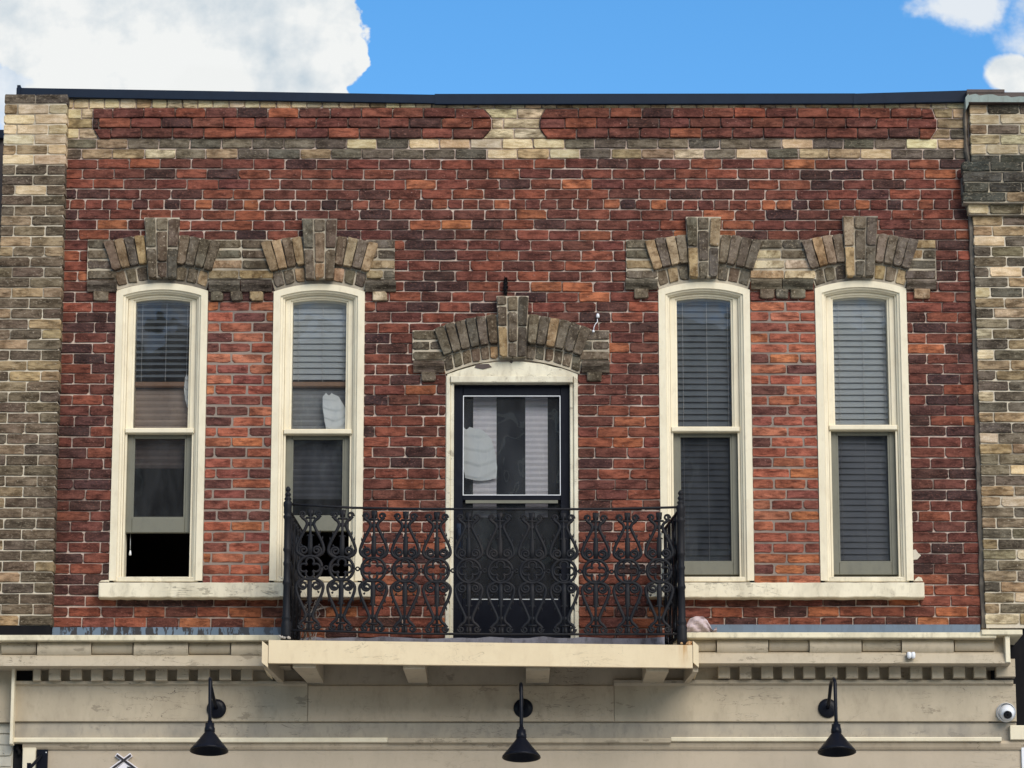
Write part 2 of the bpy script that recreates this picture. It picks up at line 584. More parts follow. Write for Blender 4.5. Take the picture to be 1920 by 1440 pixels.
def thing(name, label, cat, loc=(0, 0, 0), group=None):
    o = bpy.data.objects.new(name, None)
    COL.objects.link(o)
    o.location = loc
    o.empty_display_size = 0.1
    o['label'] = label
    o['category'] = cat
    if group:
        o['group'] = group
    return o


def tag(o, label, cat, group=None):
    o['label'] = label
    o['category'] = cat
    if group:
        o['group'] = group
    return o


def brick_geo(poly, yf, yb, r=0.0075, bev=0.0042, jit=0.0019, rg=rnd):
    """irregular hand-made brick with an outline in (x,z): rounded corners, worn edges"""
    pts = []
    n = len(poly)
    for i in range(n):
        p0, p1, p2 = Vector(poly[i - 1]), Vector(poly[i]), Vector(poly[(i + 1) % n])
        d0, d1 = p0 - p1, p2 - p1
        ra = min(r * rg.choice((.3, .6, 1.0, 1.3, 2.2)), d0.length * .3)
        rb = min(r * rg.choice((.3, .6, 1.0, 1.3, 2.0)), d1.length * .3)
        pts.append(p1 + d0.normalized() * ra)
        pts.append(p1 + d1.normalized() * rb)
        L = d1.length
        if L > 0.13:
            pts.append(p1 + d1 * .36)
            pts.append(p1 + d1 * .66)
        elif L > 0.05:
            pts.append(p1 + d1 * .5)
    pts = [q + Vector((rg.uniform(-jit, jit), rg.uniform(-jit, jit))) for q in pts]
    m = len(pts)
    cx = sum(q.x for q in pts) / m
    cz = sum(q.y for q in pts) / m
    wx = max(abs(q.x - cx) for q in pts)
    wz = max(abs(q.y - cz) for q in pts)
    tl = rg.uniform(-.0025, .0025)
    tz = rg.uniform(-.0015, .0015)
    front = []
    for q in pts:
        b = bev * rg.uniform(.6, 1.3)
        fx = cx + (q.x - cx) * (1 - b / wx)
        fz = cz + (q.y - cz) * (1 - b / wz)
        front.append((fx, yf + tl * (q.x - cx) / wx + tz * (q.y - cz) / wz, fz))
    mid = [(q.x, yf + bev * 1.1, q.y) for q in pts]
    back = [(q.x, yb, q.y) for q in pts]
    v = front + mid + back
    f = [tuple(range(m))]
    for i in range(m):
        j = (i + 1) % m
        f += [(i, m + i, m + j, j), (m + i, 2 * m + i, 2 * m + j, m + j)]
    return v, f


def rect(x0, x1, z0, z1):
    return [(x0, z0), (x1, z0), (x1, z1), (x0, z1)]


# shared brick shapes (unit = their own nominal size)
VARIANTS = {}


def brick_variant(kind, L, H, k, depth=.09):
    key = (kind, k)
    if key not in VARIANTS:
        rg = random.Random(hash(kind) % 1000 + k * 17 if False else sum(map(ord, kind)) + k * 17)
        v, f = brick_geo(rect(-L / 2, L / 2, -H / 2, H / 2), 0.0, depth, rg=rg)
        VARIANTS[key] = (mesh_of('brick', v, f, 'clean_tan_brick' if kind.startswith('cleantan') else 'tan_brick' if kind.startswith('tan') else 'red_brick'), L, H)
    return VARIANTS[key]


def place_brick(name, kind, L, H, x0, x1, z0, z1, yf, colour, parent, rg=rnd):
    if kind.startswith('tan') and sum(colour) > 1.4 and rg.random() < .8:
        kind = 'clean' + kind
    me, l, h = brick_variant(kind, L, H, rg.randrange(9))
    o = bpy.data.objects.new(name, me)
    COL.objects.link(o)
    o.location = ((x0 + x1) / 2, yf, (z0 + z1) / 2)
    o.scale = ((x1 - x0) / l, 1, (z1 - z0) / h)
    o.color = colour + (1.0,)
    return attach(o, parent)


def poly_brick(name, poly_px, yf, yb, colour, parent, rg=rnd, m='voussoir_brick', r=.008, bev=.005, jit=.0022):
    """a brick outlined in photograph pixels on the plane y = yf"""
    v, f = brick_geo([W(q[0], q[1], yf) for q in poly_px], yf, yb, r=r, bev=bev, jit=jit, rg=rg)
    o = bpy.data.objects.new(name, mesh_of(name, v, f, m))
    COL.objects.link(o)
    o.color = colour + (1.0,)
    return attach(o, parent)


def vary(c, rg=rnd, a=.12):
    k = 1 + rg.uniform(-a, a)
    return tuple(max(0, q * k * (1 + rg.uniform(-.05, .05))) for q in c)


MAROON = [(.215, .074, .052), (.190, .068, .050), (.245, .082, .055), (.200, .076, .056)]
MIDRED = [(.325, .105, .062), (.36, .115, .065), (.295, .097, .062)]
ORANGE = [(.52, .18, .082), (.56, .20, .09), (.46, .155, .075)]
DARK = [(.105, .054, .046), (.125, .058, .048), (.09, .05, .045)]
CORAL = [(.58, .19, .105), (.52, .165, .10), (.62, .22, .125), (.49, .15, .09), (.66, .235, .10), (.36, .12, .085), (.21, .085, .068)]
TANCLEAN = [(.86, .70, .44), (.89, .73, .47), (.80, .66, .42), (.82, .61, .38), (.76, .64, .43)]
TANMID = [(.50, .36, .205), (.56, .39, .215), (.44, .32, .19)]
TANSOOT = [(.190, .143, .098), (.215, .160, .107), (.170, .130, .092), (.24, .178, .118), (.20, .149, .102)]
GREYSOOT = [(.185, .153, .115), (.215, .177, .130), (.255, .207, .148), (.16, .135, .104)]


def pick(rg, table):
    """table of (weight, palette)"""
    s = rg.random() * sum(w for w, _ in table)
    for w, p in table:
        s -= w
        if s <= 0:
            return vary(rg.choice(p), rg)
    return vary(rg.choice(table[-1][1]), rg)


def red_colour(px, py, rg):
    if py < 262:
        return pick(rg, [(5, MAROON), (4, MIDRED), (.3, ORANGE), (1.0, DARK)])
    if 560 < py < 1092 and (384 < px < 515 or 1405 < px < 1540):
        return pick(rg, [(1, CORAL)])
    if py > 1122:
        return pick(rg, [(3, MIDRED), (3, MAROON), (.7, ORANGE), (1.8, DARK)])
    if px > 1700 and py > 440:
        return pick(rg, [(4.5, MAROON), (1.6, MIDRED), (4, DARK), (.25, ORANGE)])
    if px < 215 and py > 520:
        return pick(rg, [(5, MAROON), (1, MIDRED), (5, DARK)])
    if py > 690:
        return pick(rg, [(5, MAROON), (4, MIDRED), (1.3, DARK), (.5, ORANGE)])
    return pick(rg, [(5, MAROON), (3.0, MIDRED), (1.7, DARK), (.8, ORANGE)])


# ------------------------------------------------------------------ ground
g = MB().box(-900, 900, -1200, 1200, -.3, 0).obj('ground', 'street')
g['kind'] = 'structure'
g = MB().bbox(-40, 40, -3.4, 0.2, 0.0, .13, .01).obj('pavement', 'pavement_concrete')
g['kind'] = 'structure'

# ------------------------------------------------------------------ the brick building: wall
ZR0 = WZ(297.5)
COURSE = (WZ(297.5) - WZ(1157.0)) / 44.0
PITCHX = WX(58.5 + 900, 330) - WX(900, 330)
JOINT = .0080
XL, XR = WX(122, 300), WX(1817, 300)       # ends of the red wall
building = thing('brick_building', 'two-storey red brick building with paired arched windows, small iron balcony and beige shop cornice',
                 'building', ((XL + XR) / 2, .2, 0))
WINDOWS = [(214.5, 387.0, 0.0), (511.0, 682.5, 1.5), (1236.0, 1408.0, -2.0), (1531.0, 1703.0, -4.5)]
ZTOPWALL = WZ(186)
ZBOT = WZ(1215)
ZSILL = WZ(1092)


def zrow(i):
    return ZR0 - i * COURSE


openings = []          # (x0, x1, ztop, zbot) of the masonry
for (a, b, dy) in WINDOWS:
    openings.append((WX(a), WX(b), WZ(533 + dy), ZSILL))
DX0, DX1 = WX(836, 900), WX(1083.5, 900)
openings.append((DX0, DX1, WZ(679), WZ(1216)))

# mortar core of the wall, in slabs between the openings
wm = MB()
ops = sorted(openings)
YM = .012
ztop_open = max(o[2] for o in openings)
wm.box(XL - .1, XR + .1, YM, .28, ztop_open, ZTOPWALL)
xs = XL - .1
for (a, b, zt, zb) in ops:
    wm.box(xs, a, YM, .28, ZBOT - .3, ztop_open)
    if zt < ztop_open - .001:
        wm.box(a, b, YM, .28, zt, ztop_open)
    if zb > ZBOT - .25:
        wm.box(a, b, YM, .28, ZBOT - .3, zb)
    xs = b
wm.box(xs, XR + .1, YM, .28, ZBOT - .3, ztop_open)
wall = wm.obj('wall', 'mortar_pink', building)
# the two narrow piers were repointed in grey
for (a, b) in ((WX(387), WX(511)), (WX(1408), WX(1531))):
    MB().box(a + .002, b - .002, .0060, .0125, ZSILL + .002, WZ(566)).obj('repointed_joint', 'mortar_grey', wall)


def in_hood(px, py):
    for xc, y0 in ((304, 0), (600, 2), (1318, -1), (1611, -2)):
        if abs(px - xc) < 95 and 462 + y0 < py < 548 + y0:
            return True
        if abs(px - xc) < 26 and 415 < py < 548:
            return True
    if (170 < px < 735 or 1178 < px < 1750) and 452 < py < 522:
        return True
    if abs(px - 961) < 24 and 562 < py < 700:
        return True
    if abs(px - 961) < 110 and 625 < py < 700:
        return True
    return False


def px_of(x, z):
    """pixel of a wall point (x, 0, z)"""
    dy, dz = DIST, z - CAMZ
    fw = dy * cos(PITCH) + dz * sin(PITCH)
    up = -dy * sin(PITCH) + dz * cos(PITCH)
    return (CX + FPX * (x - CAMX) / fw, CY - FPX * up / fw)


rg = random.Random(21)
# ends of the two red panels under the parapet: pixel x at the top and the bottom of each course
PANEL = {-5: [(174, 174), (907, 921), (1022, 1013), (1748, 1754)], -4: [(173, 173), (922, 922), (1012, 1012), (1757, 1757)], -3: [(176, 185), (921, 906), (1013, 1025), (1757, 1746)]}
red = []        # (x0,x1,z0,z1,yf,colour,area,full)
tan_band, headers = [], []
for i in range(-6, 47):
    z1 = zrow(i) - JOINT / 2
    z0 = zrow(i + 1) + JOINT / 2
    zm = (z0 + z1) / 2
    header = (i == 4 or i == -6)
    P = PITCHX / 2 + .0005 if header else PITCHX
    off = (PITCHX * .5 if i % 2 else 0) + rg.uniform(-.02, .02) + (.06 if header else 0)
    free = [(XL, XR)]
    for (a, b, zt, zb) in ops:
        if zb - .02 < zm < zt - .005:
            free = [s for (p, q) in free for s in ((p, min(q, a)), (max(p, b), q)) if s[1] - s[0] > .02]
    if i in PANEL:
        ends = [WX((u + v) / 2, 235) for (u, v) in PANEL[i]]
        ends = [XL] + ends + [XR]
        free = list(zip(ends[:-1], ends[1:]))
    for fi, (p, q) in enumerate(free):
        k = math.floor((p - XL - off) / P)
        cuts = [p]
        x = XL + off + k * P
        while x < q:
            if x > p + .045 and x < q - .045:
                cuts.append(x + rg.uniform(-.005, .005))
            x += P
        cuts.append(q)
        # left and right ends of narrow piers keep closers
        for a, b in zip(cuts[:-1], cuts[1:]):
            px, py = px_of((a + b) / 2, zm)
            if in_hood(px_of(a, zm)[0], py) and in_hood(px_of(b, zm)[0], py) and in_hood(px, py):
                continue
            pier = 562 < py < 1092 and (384 < px < 515 or 1405 < px < 1540)
            j = JOINT / 2 * (1.5 if pier else 1)
            jz = .0025 if pier else 0
            wob0, wob1 = rg.uniform(-.0016, .0016), rg.uniform(-.0016, .0016)
            yf = rg.uniform(-.002, .0025)
            e0 = .003 if a == p else j * rg.uniform(.7, 1.3)
            e1 = .003 if b == q else j * rg.uniform(.7, 1.3)
            wz = .003 * sin(a * 1.9 + i * .35) + .0018 * sin(a * 4.3 + i * 1.3)
            if py < 300:
                wz *= .3
            rec = [a + e0, b - e1, z0 + jz + wob0 + wz, z1 - jz + wob1 + wz, yf]
            if i == -6:
                headers.append(rec + [pick(rg, [(8, TANCLEAN), (1, TANMID)])])
            elif i in (-1, -2):
                w = (4, 2.2) if px < 330 or px > 1700 or 900 < px < 1060 else (1.6, 1.6)
                tan_band.append(rec + [pick(rg, [(w[0], TANCLEAN), (w[1], TANMID), (4.5, GREYSOOT)])])
            elif i in PANEL and (a == p or b == q) and not (a == XL or b == XR):
                isred = fi % 2 == 1
                yy = (px_of(0, z1)[1], px_of(0, z0)[1])
                lo, hi = [px_of(rec[0], zm)[0]] * 2, [px_of(rec[1], zm)[0]] * 2
                if a == p:
                    lo = [v + 1 for v in PANEL[i][fi - 1]]
                if b == q:
                    hi = [v - 1 for v in PANEL[i][fi]]
                c = red_colour(px, py, rg) if isred else pick(rg, [(4, TANCLEAN), (3, TANMID), (1.2, GREYSOOT)])
                poly_brick('brick' if isred else 'band_brick', [(lo[1], yy[1]), (hi[1], yy[1]), (hi[0], yy[0]), (lo[0], yy[0])], rec[4] - (.02 if isred else 0), .09, c, wall, rg,
                           m='red_brick' if isred else 'tan_brick', r=.0025, jit=.0008)
            elif i in PANEL and fi % 2 == 0:
                tan_band.append(rec + [pick(rg, [(4, TANCLEAN), (3, TANMID), (1.2, GREYSOOT)])])
            else:
                if i in (-3, -4, -5):
                    rec[4] -= .02
                full = (b - a) > PITCHX * .9 and not header
                area = (b - a) / (1 + (zm - 6) * .02)
                behind = 535 < px < 1290 and py > 940
                red.append(rec + [red_colour(px, py, rg), area - (.2 if behind else 0), full])
red.sort(key=lambda r: -r[6] if r[7] else 0)
single = [r for r in red if r[7]][:300]
ids = set(id(r) for r in single)
SL, SH = PITCHX - JOINT, COURSE - JOINT
for r in single:
    place_brick('brick', 'red_stretcher', SL, SH, r[0], r[1], r[2], r[3], r[4], r[5], wall, rg)


def joined_bricks(name, recs, m, parent, yb=.09):
    v, f, cols = [], [], []
    for r in recs:
        a, b = brick_geo(rect(r[0], r[1], r[2], r[3]), r[4], yb, rg=rg)
        base = len(v)
        v += a
        f += [tuple(i + base for i in q) for q in b]
        cols += [r[5] + (1.0,)] * len(a)
    me = mesh_of(name, v, f, m)
    at = me.color_attributes.new('brick_colour', 'FLOAT_COLOR', 'POINT')
    at.data.foreach_set('color', [c for q in cols for c in q])
    o = bpy.data.objects.new(name, me)
    COL.objects.link(o)
    attach(o, parent)
    return o


rest = joined_bricks('bricks', [r for r in red if id(r) not in ids], 'red_bricks_joined', wall)
rest['kind'] = 'stuff'
for r in tan_band:
    place_brick('band_brick', 'tan_stretcher', SL, SH, *r[:5], r[5], wall, rg)
for r in headers:
    place_brick('header_brick', 'tan_header', PITCHX / 2 - JOINT, SH, *r[:5], r[5], wall, rg)

# ---- left pilaster of pale brick
PY = -.11
pa, pb = WX(5, 300, PY), WX(123, 300, PY)
zt = WZ(177, PY)
pil = MB().box(pa + .006, pb - .008, PY + .008, .28, WZ(1172, PY), zt - .006).obj('pilaster', 'mortar_tan', building)
for i in range(54):
    z1 = zt - i * COURSE
    z0 = z1 - COURSE + JOINT
    if z0 < WZ(1172, PY):
        break
    py = 177 + i * 19.2
    if i % 2 == 0:
        cuts = [pa, (pa + pb) / 2 - .005, pb]
    else:
        cuts = [pa, pa + PITCHX * .42, pa + PITCHX * 1.42, pb]
    for k, (a, b) in enumerate(zip(cuts[:-1], cuts[1:])):
        if i == 0:
            c = vary(rg.choice(GREYSOOT), rg)
        elif i < 7:
            c = pick(rg, [(9, TANCLEAN), (1, TANMID)])
        elif i < 10:
            c = pick(rg, [(3, TANCLEAN), (5, TANSOOT)])
        else:
            c = pick(rg, [(8, TANSOOT), (2.2, TANMID), (2, [(.25, .19, .125), (.28, .21, .14)])])
        e0, e1 = (0 if k == 0 else JOINT / 2), (0 if k == len(cuts) - 2 else JOINT / 2)
        L = b - a
        kind = 'tan_stretcher' if L > PITCHX * .8 else 'tan_header'
        wob = rg.uniform(-.002, .002)
        nominal = SL if kind == 'tan_stretcher' else PITCHX / 2 - JOINT
        if sum(c) > 1.4:
            kind = 'clean' + kind
        me, l, h = brick_variant(kind + '_deep', nominal, SH, rg.randrange(9), depth=.11)
        o = bpy.data.objects.new('pilaster_brick', me)
        COL.objects.link(o)
        x0, x1 = a + e0, b - e1 + (rg.uniform(-.003, .003) if k == len(cuts) - 2 else 0)
        o.location = ((x0 + x1) / 2, PY + rg.uniform(-.002, .002), (z0 + z1) / 2 + wob)
        o.scale = ((x1 - x0) / l, 1, (z1 - z0) / h)
        o.color = c + (1,)
        attach(o, pil)

# ---- dark interior so that the windows look into a room
room = MB()
rx0, rx1, rz0, rz1 = XL, XR, WZ(1230), WZ(330)
room.box(rx0, rx1, 4.2, 4.3, rz0, rz1)
room.box(rx0, rx1, .285, 4.2, rz0 - .1, rz0)
room.box(rx0, rx1, .285, 4.2, rz1, rz1 + .1)
room.box(rx0 - .1, rx0, .285, 4.2, rz0 - .1, rz1 + .1)
room.box(rx1, rx1 + .1, .285, 4.2, rz0 - .1, rz1 + .1)
for px_ in (760, 1160):
    room.box(WX(px_) - .05, WX(px_) + .05, .285, 4.2, rz0, rz1)
room.obj('room', 'room_wall', building)
MB().box(XL, XR, .28, 9, WZ(215), WZ(212)).obj('roof', 'rusty_dark', building)

# ------------------------------------------------------------------ brick hood moulds
SOOTY = [(6, GREYSOOT), (2.2, TANSOOT), (1.6, TANMID), (.6, [(.55, .38, .22), (.60, .42, .26)])]
PALE = [(3, TANCLEAN), (2, TANMID), (2, GREYSOOT)]


def arc_y(xn, yn, xe, ye):
    """height on the circle, centred on the arch axis, through (xn,yn) and (xe,ye); offsets from the axis"""
    R = max((xe * xe - xn * xn + (ye - yn) ** 2) / (2 * (ye - yn)), xe + 1)
    yc = ye + sqrt(max(R * R - xe * xe, 0))
    # refine the centre so that both points lie on it
    yc = (xe * xe - xn * xn + ye * ye - yn * yn) / (2 * (ye - yn))
    R = sqrt(xe * xe + (ye - yc) ** 2)
    return lambda x: yc - sqrt(max(R * R - x * x, 0))


def hood_arch(par, xc, dy, ring, inner, key, nv, ni, frame_arc, palette, table=SOOTY):
    """ring/inner: (near x, outer y, inner near x, inner y, end x, outer y, inner end x, inner y) as offsets from the axis"""
    yr, yi, yk = -.048, -.014, -.070
    # core behind the pieces
    (a0, b0, a1, b1, e0, f0, e1, f1) = ring
    outer = arc_y(a0, b0, e0, f0)
    (ia0, ib0, ia1, ib1, ie0, if0, ie1, if1) = inner
    fa = frame_arc
    n = 14
    top = [(xc + e0 * (-1 + 2 * k / n), outer(e0 * (-1 + 2 * k / n)) + 2 + dy) for k in range(n + 1)]
    bot = [(xc + ie1 * (-1 + 2 * k / n), fa(ie1 * (-1 + 2 * k / n)) + dy - .5) for k in range(n + 1)]
    yc_ = -.004
    core = MB().prism([W(q[0], q[1], yc_) for q in bot] + [W(q[0], q[1], yc_) for q in reversed(top)], yc_, .06)
    core.obj('mortar_core', 'mortar_dirty', par)
    for s in (-1, 1):
        o_top, o_bot = arc_y(a0, b0, e0, f0), arc_y(a1, b1, e1, f1)
        for k in range(nv):
            g0, g1 = .025, .025
            t0, t1 = (k + g0 * nv * .35) / nv, (k + 1 - g1 * nv * .35) / nv
            q = []
            for t in (t0, t1):
                xo = a0 + (e0 - a0) * t
                xi = a1 + (e1 - a1) * t
                q.append((xo, o_top(xo) + rg.uniform(-1, 2), xi, o_bot(xi) + rg.uniform(-.5, .5)))
            (x0, y0, x2, y2), (x1, y1, x3, y3) = q
            poly = [(xc + s * x2, y2 + dy), (xc + s * x3, y3 + dy), (xc + s * x1, y1 + dy), (xc + s * x0, y0 + dy)]
            if s < 0:
                poly = poly[::-1]
                poly = poly[1:] + poly[:1]
            poly_brick('voussoir', poly, yr + rg.uniform(-.004, .003), .05, pick(rg, table), par, rg)
        i_top, i_bot = arc_y(ia0, ib0, ie0, if0), arc_y(ia1, ib1, ie1, if1)
        for k in range(ni):
            t0, t1 = (k + .07) / ni, (k + .93) / ni
            q = []
            for t in (t0, t1):
                xo = ia0 + (ie0 - ia0) * t
                xi = ia1 + (ie1 - ia1) * t
                q.append((xo, i_top(xo) + 1.5, xi, i_bot(xi) + rg.uniform(-1.5, .5)))
            (x0, y0, x2, y2), (x1, y1, x3, y3) = q
            poly = [(xc + s * x2, y2 + dy), (xc + s * x3, y3 + dy), (xc + s * x1, y1 + dy), (xc + s * x0, y0 + dy)]
            if s < 0:
                poly = poly[::-1]
                poly = poly[1:] + poly[:1]
            poly_brick('arch_brick', poly, yi + rg.uniform(-.004, .003), .05, pick(rg, table), par, rg)
    # keystone of stacked bricks in three columns
    (kt, ktw, kb, kbw, rows) = key
    kc = MB().prism([W(xc - kbw + 1, kb + dy - 1, yk + .014), W(xc + kbw - 1, kb + dy - 1, yk + .014), W(xc + ktw - 1, kt + dy + 1, yk + .014), W(xc - ktw + 1, kt + dy + 1, yk + .014)], yk + .014, .05)
    kc.obj('keystone_core', 'mortar_dirty', par)
    for c in range(3):
        for (u, v) in rows[c]:
            def edge(y, side):
                t = (y - kt) / (kb - kt)
                w = ktw + (kbw - ktw) * t
                return xc - w + (2 * w) * (c + side) / 3.0
            u2, v2 = u + 1.0, v - 1.0
            g = 1.3
            poly = [(edge(v2, 0) + g, v2 + dy), (edge(v2, 1) - g, v2 + dy), (edge(u2, 1) - g, u2 + dy), (edge(u2, 0) + g, u2 + dy)]
            poly_brick('keystone_brick', poly, yk + rg.uniform(-.004, .004), .04, pick(rg, table), par, rg)


RING_W = (34, 440, 27, 493, 111, 453, 93, 507)
INNER_W = (27, 498, 25.5, 525, 91, 510, 83.5, 538)
KEY_W = (407, 34, 521, 27, [[(407, 463), (465, 521)], [(408, 432), (433, 490), (491, 520)], [(409, 463), (465, 521)]])
frame_w = arc_y(0.01, 531, 86, 545)


def shoulder(par, x0, x1, rows, table, y=-.024, lab='shoulder_brick'):
    MB().box(WX(x0 + .7, rows[0][0], y), WX(x1 - .7, rows[0][0], y), y + .009, .04, WZ(rows[-1][1], y), WZ(rows[0][0], y)).obj('shoulder_core', 'mortar_dirty', par)
    for ri, (u, v) in enumerate(rows):
        w = x1 - x0
        n = max(1, round(w / 56))
        cuts = [x0 + w * k / n + (rg.uniform(-5, 5) if 0 < k < n else 0) for k in range(n + 1)]
        if n == 1 and w > 40 and ri % 2 and rg.random() < .5:
            cuts = [x0, x0 + w * rg.uniform(.4, .6), x1]
        for a, b in zip(cuts[:-1], cuts[1:]):
            poly_brick(lab, [(a + 1, v - 1), (b - 1, v - 1), (b - 1, u + 1), (a + 1, u + 1)], y + rg.uniform(-.003, .003), .05, pick(rg, table), par, rg)


def corbel(par, x0, x1, u, v):
    """worn moulded course that closes the bottom of the hood"""
    y = -.052
    n = max(1, round((x1 - x0) / 58))
    for k in range(n):
        a, b = x0 + (x1 - x0) * k / n + .8, x0 + (x1 - x0) * (k + 1) / n - .8
        zt, zb = WZ(u, y), WZ(v, y)
        h = zt - zb
        prof = [(.03, zt), (y + .004, zt), (y, zt - h * .2), (y + .006, zt - h * .45), (y + .028, zt - h * .75), (y + .036, zb), (.03, zb)]
        o = MB().extrude_x(prof, WX(a, u, y), WX(b, u, y)).obj('corbel_brick', 'tan_brick', par)
        o.color = vary(rg.choice(GREYSOOT), rg) + (1.0,)


ROWS_W = [(449, 466), (468, 485), (487, 504), (506, 523)]
hoodL = MB().box(WX(170), WX(172), .05, .06, WZ(470), WZ(468)).obj('hood_mould', 'mortar_dirty', building)
hoodL['label'] = 'sooty grey-brown brick hood over the first pair of windows'
hood_arch(hoodL, 303.5, 0, RING_W, INNER_W, KEY_W, 4, 3, frame_w, None)
hood_arch(hoodL, 599, 2, RING_W, INNER_W, KEY_W, 4, 3, frame_w, None)
shoulder(hoodL, 164, 219, ROWS_W, SOOTY)
shoulder(hoodL, 390, 512, ROWS_W, SOOTY)
shoulder(hoodL, 686, 741, ROWS_W, SOOTY)
for a, b in ((162, 219), (391, 510), (684, 743)):
    corbel(hoodL, a, b, 525, 544)
for a, b in ((175, 203), (395, 418), (432, 455), (468, 493), (699, 726)):
    poly_brick('stop_brick', [(a, 563), (b, 563), (b, 546), (a, 546)], -.022, .05, pick(rg, [(1, TANMID), (1, GREYSOOT), (1, TANCLEAN)]), hoodL, rg)
hoodR = MB().box(WX(1180), WX(1182), .05, .06, WZ(470), WZ(468)).obj('hood_mould', 'mortar_dirty', building)
hoodR['label'] = 'brick hood with paler bricks over the second pair of windows'
hood_arch(hoodR, 1319, -1.5, RING_W, INNER_W, KEY_W, 4, 3, frame_w, None, [(5, GREYSOOT), (2, TANSOOT), (2.4, TANMID), (1, [(.5, .38, .25)])])
hood_arch(hoodR, 1613, -3, RING_W, INNER_W, KEY_W, 4, 3, frame_w, None, [(6, GREYSOOT), (1.2, TANMID), (.6, [(.5, .38, .25)])])
shoulder(hoodR, 1173, 1234, ROWS_W, [(3, GREYSOOT), (2, TANMID)])
shoulder(hoodR, 1406, 1530, ROWS_W, PALE)
shoulder(hoodR, 1697, 1755, ROWS_W, [(3, GREYSOOT), (2, TANSOOT), (1, TANMID)])
for a, b in ((1172, 1234), (1408, 1526), (1700, 1757)):
    corbel(hoodR, a, b, 523, 540)
for a, b in ((1189, 1216), (1425, 1452), (1455, 1478), (1482, 1510), (1714, 1744)):
    poly_brick('stop_brick', [(a, 559), (b, 559), (b, 541), (a, 541)], -.022, .05, pick(rg, [(1, TANMID), (2, GREYSOOT)]), hoodR, rg)
hoodD = MB().box(WX(780), WX(782), .05, .06, WZ(640), WZ(638)).obj('hood_mould', 'mortar_dirty', building)
hoodD['label'] = 'sooty brick hood with orange bricks over the balcony door'
RING_D = (31, 588, 27, 643, 148, 616, 130, 666)
INNER_D = (27, 647, 25.5, 671, 130, 669, 125.5, 696)
KEY_D = (554, 31, 670, 25.5, [[(554, 572), (573, 611), (612, 669)], [(555, 583), (584, 641), (642, 669)], [(554, 611), (612, 669)]])
hood_arch(hoodD, 961, 0, RING_D, INNER_D, KEY_D, 6, 6, arc_y(.01, 675, 124, 701), None, [(6, GREYSOOT), (1.5, TANSOOT), (1.6, TANMID), (1.2, [(.58, .40, .23)])])
ROWS_D = [(619, 637), (639, 656), (658, 675)]
shoulder(hoodD, 773, 836, ROWS_D, [(4, GREYSOOT)])
shoulder(hoodD, 1086, 1143, ROWS_D, [(4, GREYSOOT)])
for a, b in ((774, 834), (1090, 1144)):
    corbel(hoodD, a, b, 677, 696)
for a, b in ((790, 817), (1101, 1128)):
    poly_brick('stop_brick', [(a, 714), (b, 714), (b, 697), (a, 697)], -.022, .05, pick(rg, [(1, TANMID), (2, GREYSOOT)]), hoodD, rg)


# ------------------------------------------------------------------ windows
def arch_loop(xl, xr, zs, zc, zb, y, n=12):
    """outline up the left side, over the segmental head, down the right side"""
    h = (xr - xl) / 2
    cx = (xl + xr) / 2
    rise = max(zc - zs, .0005)
    R = (h * h + rise * rise) / (2 * rise)
    pts = [(xl, y, zb)]
    for k in range(n + 1):
        x = -h + 2 * h * k / n
        pts.append((cx + x, y, zc - R + sqrt(max(R * R - x * x, 0))))
    pts.append((xr, y, zb))
    return pts


def loops_mesh(mb, loops):
    n = len(loops[0])
    v = [q for l in loops for q in l]
    f = []
    for i in range(len(loops) - 1):
        for k in range(n - 1):
            f.append((i * n + k, (i + 1) * n + k, (i + 1) * n + k + 1, i * n + k + 1))
    mb.add(v, f)


WLABEL = ['window with raised lower sash beside the pale pilaster', 'window with raised lower sash partly behind the balcony railing',
          'window with closed dark blind beside the balcony', 'window with closed grey blind nearest the neighbouring pale wall']
wins = []


def head(zs, zc, s, t):
    rise = (zc - zs) * (1 - .68 * min(s, .135) / .135)
    return zc - t - rise, zc - t


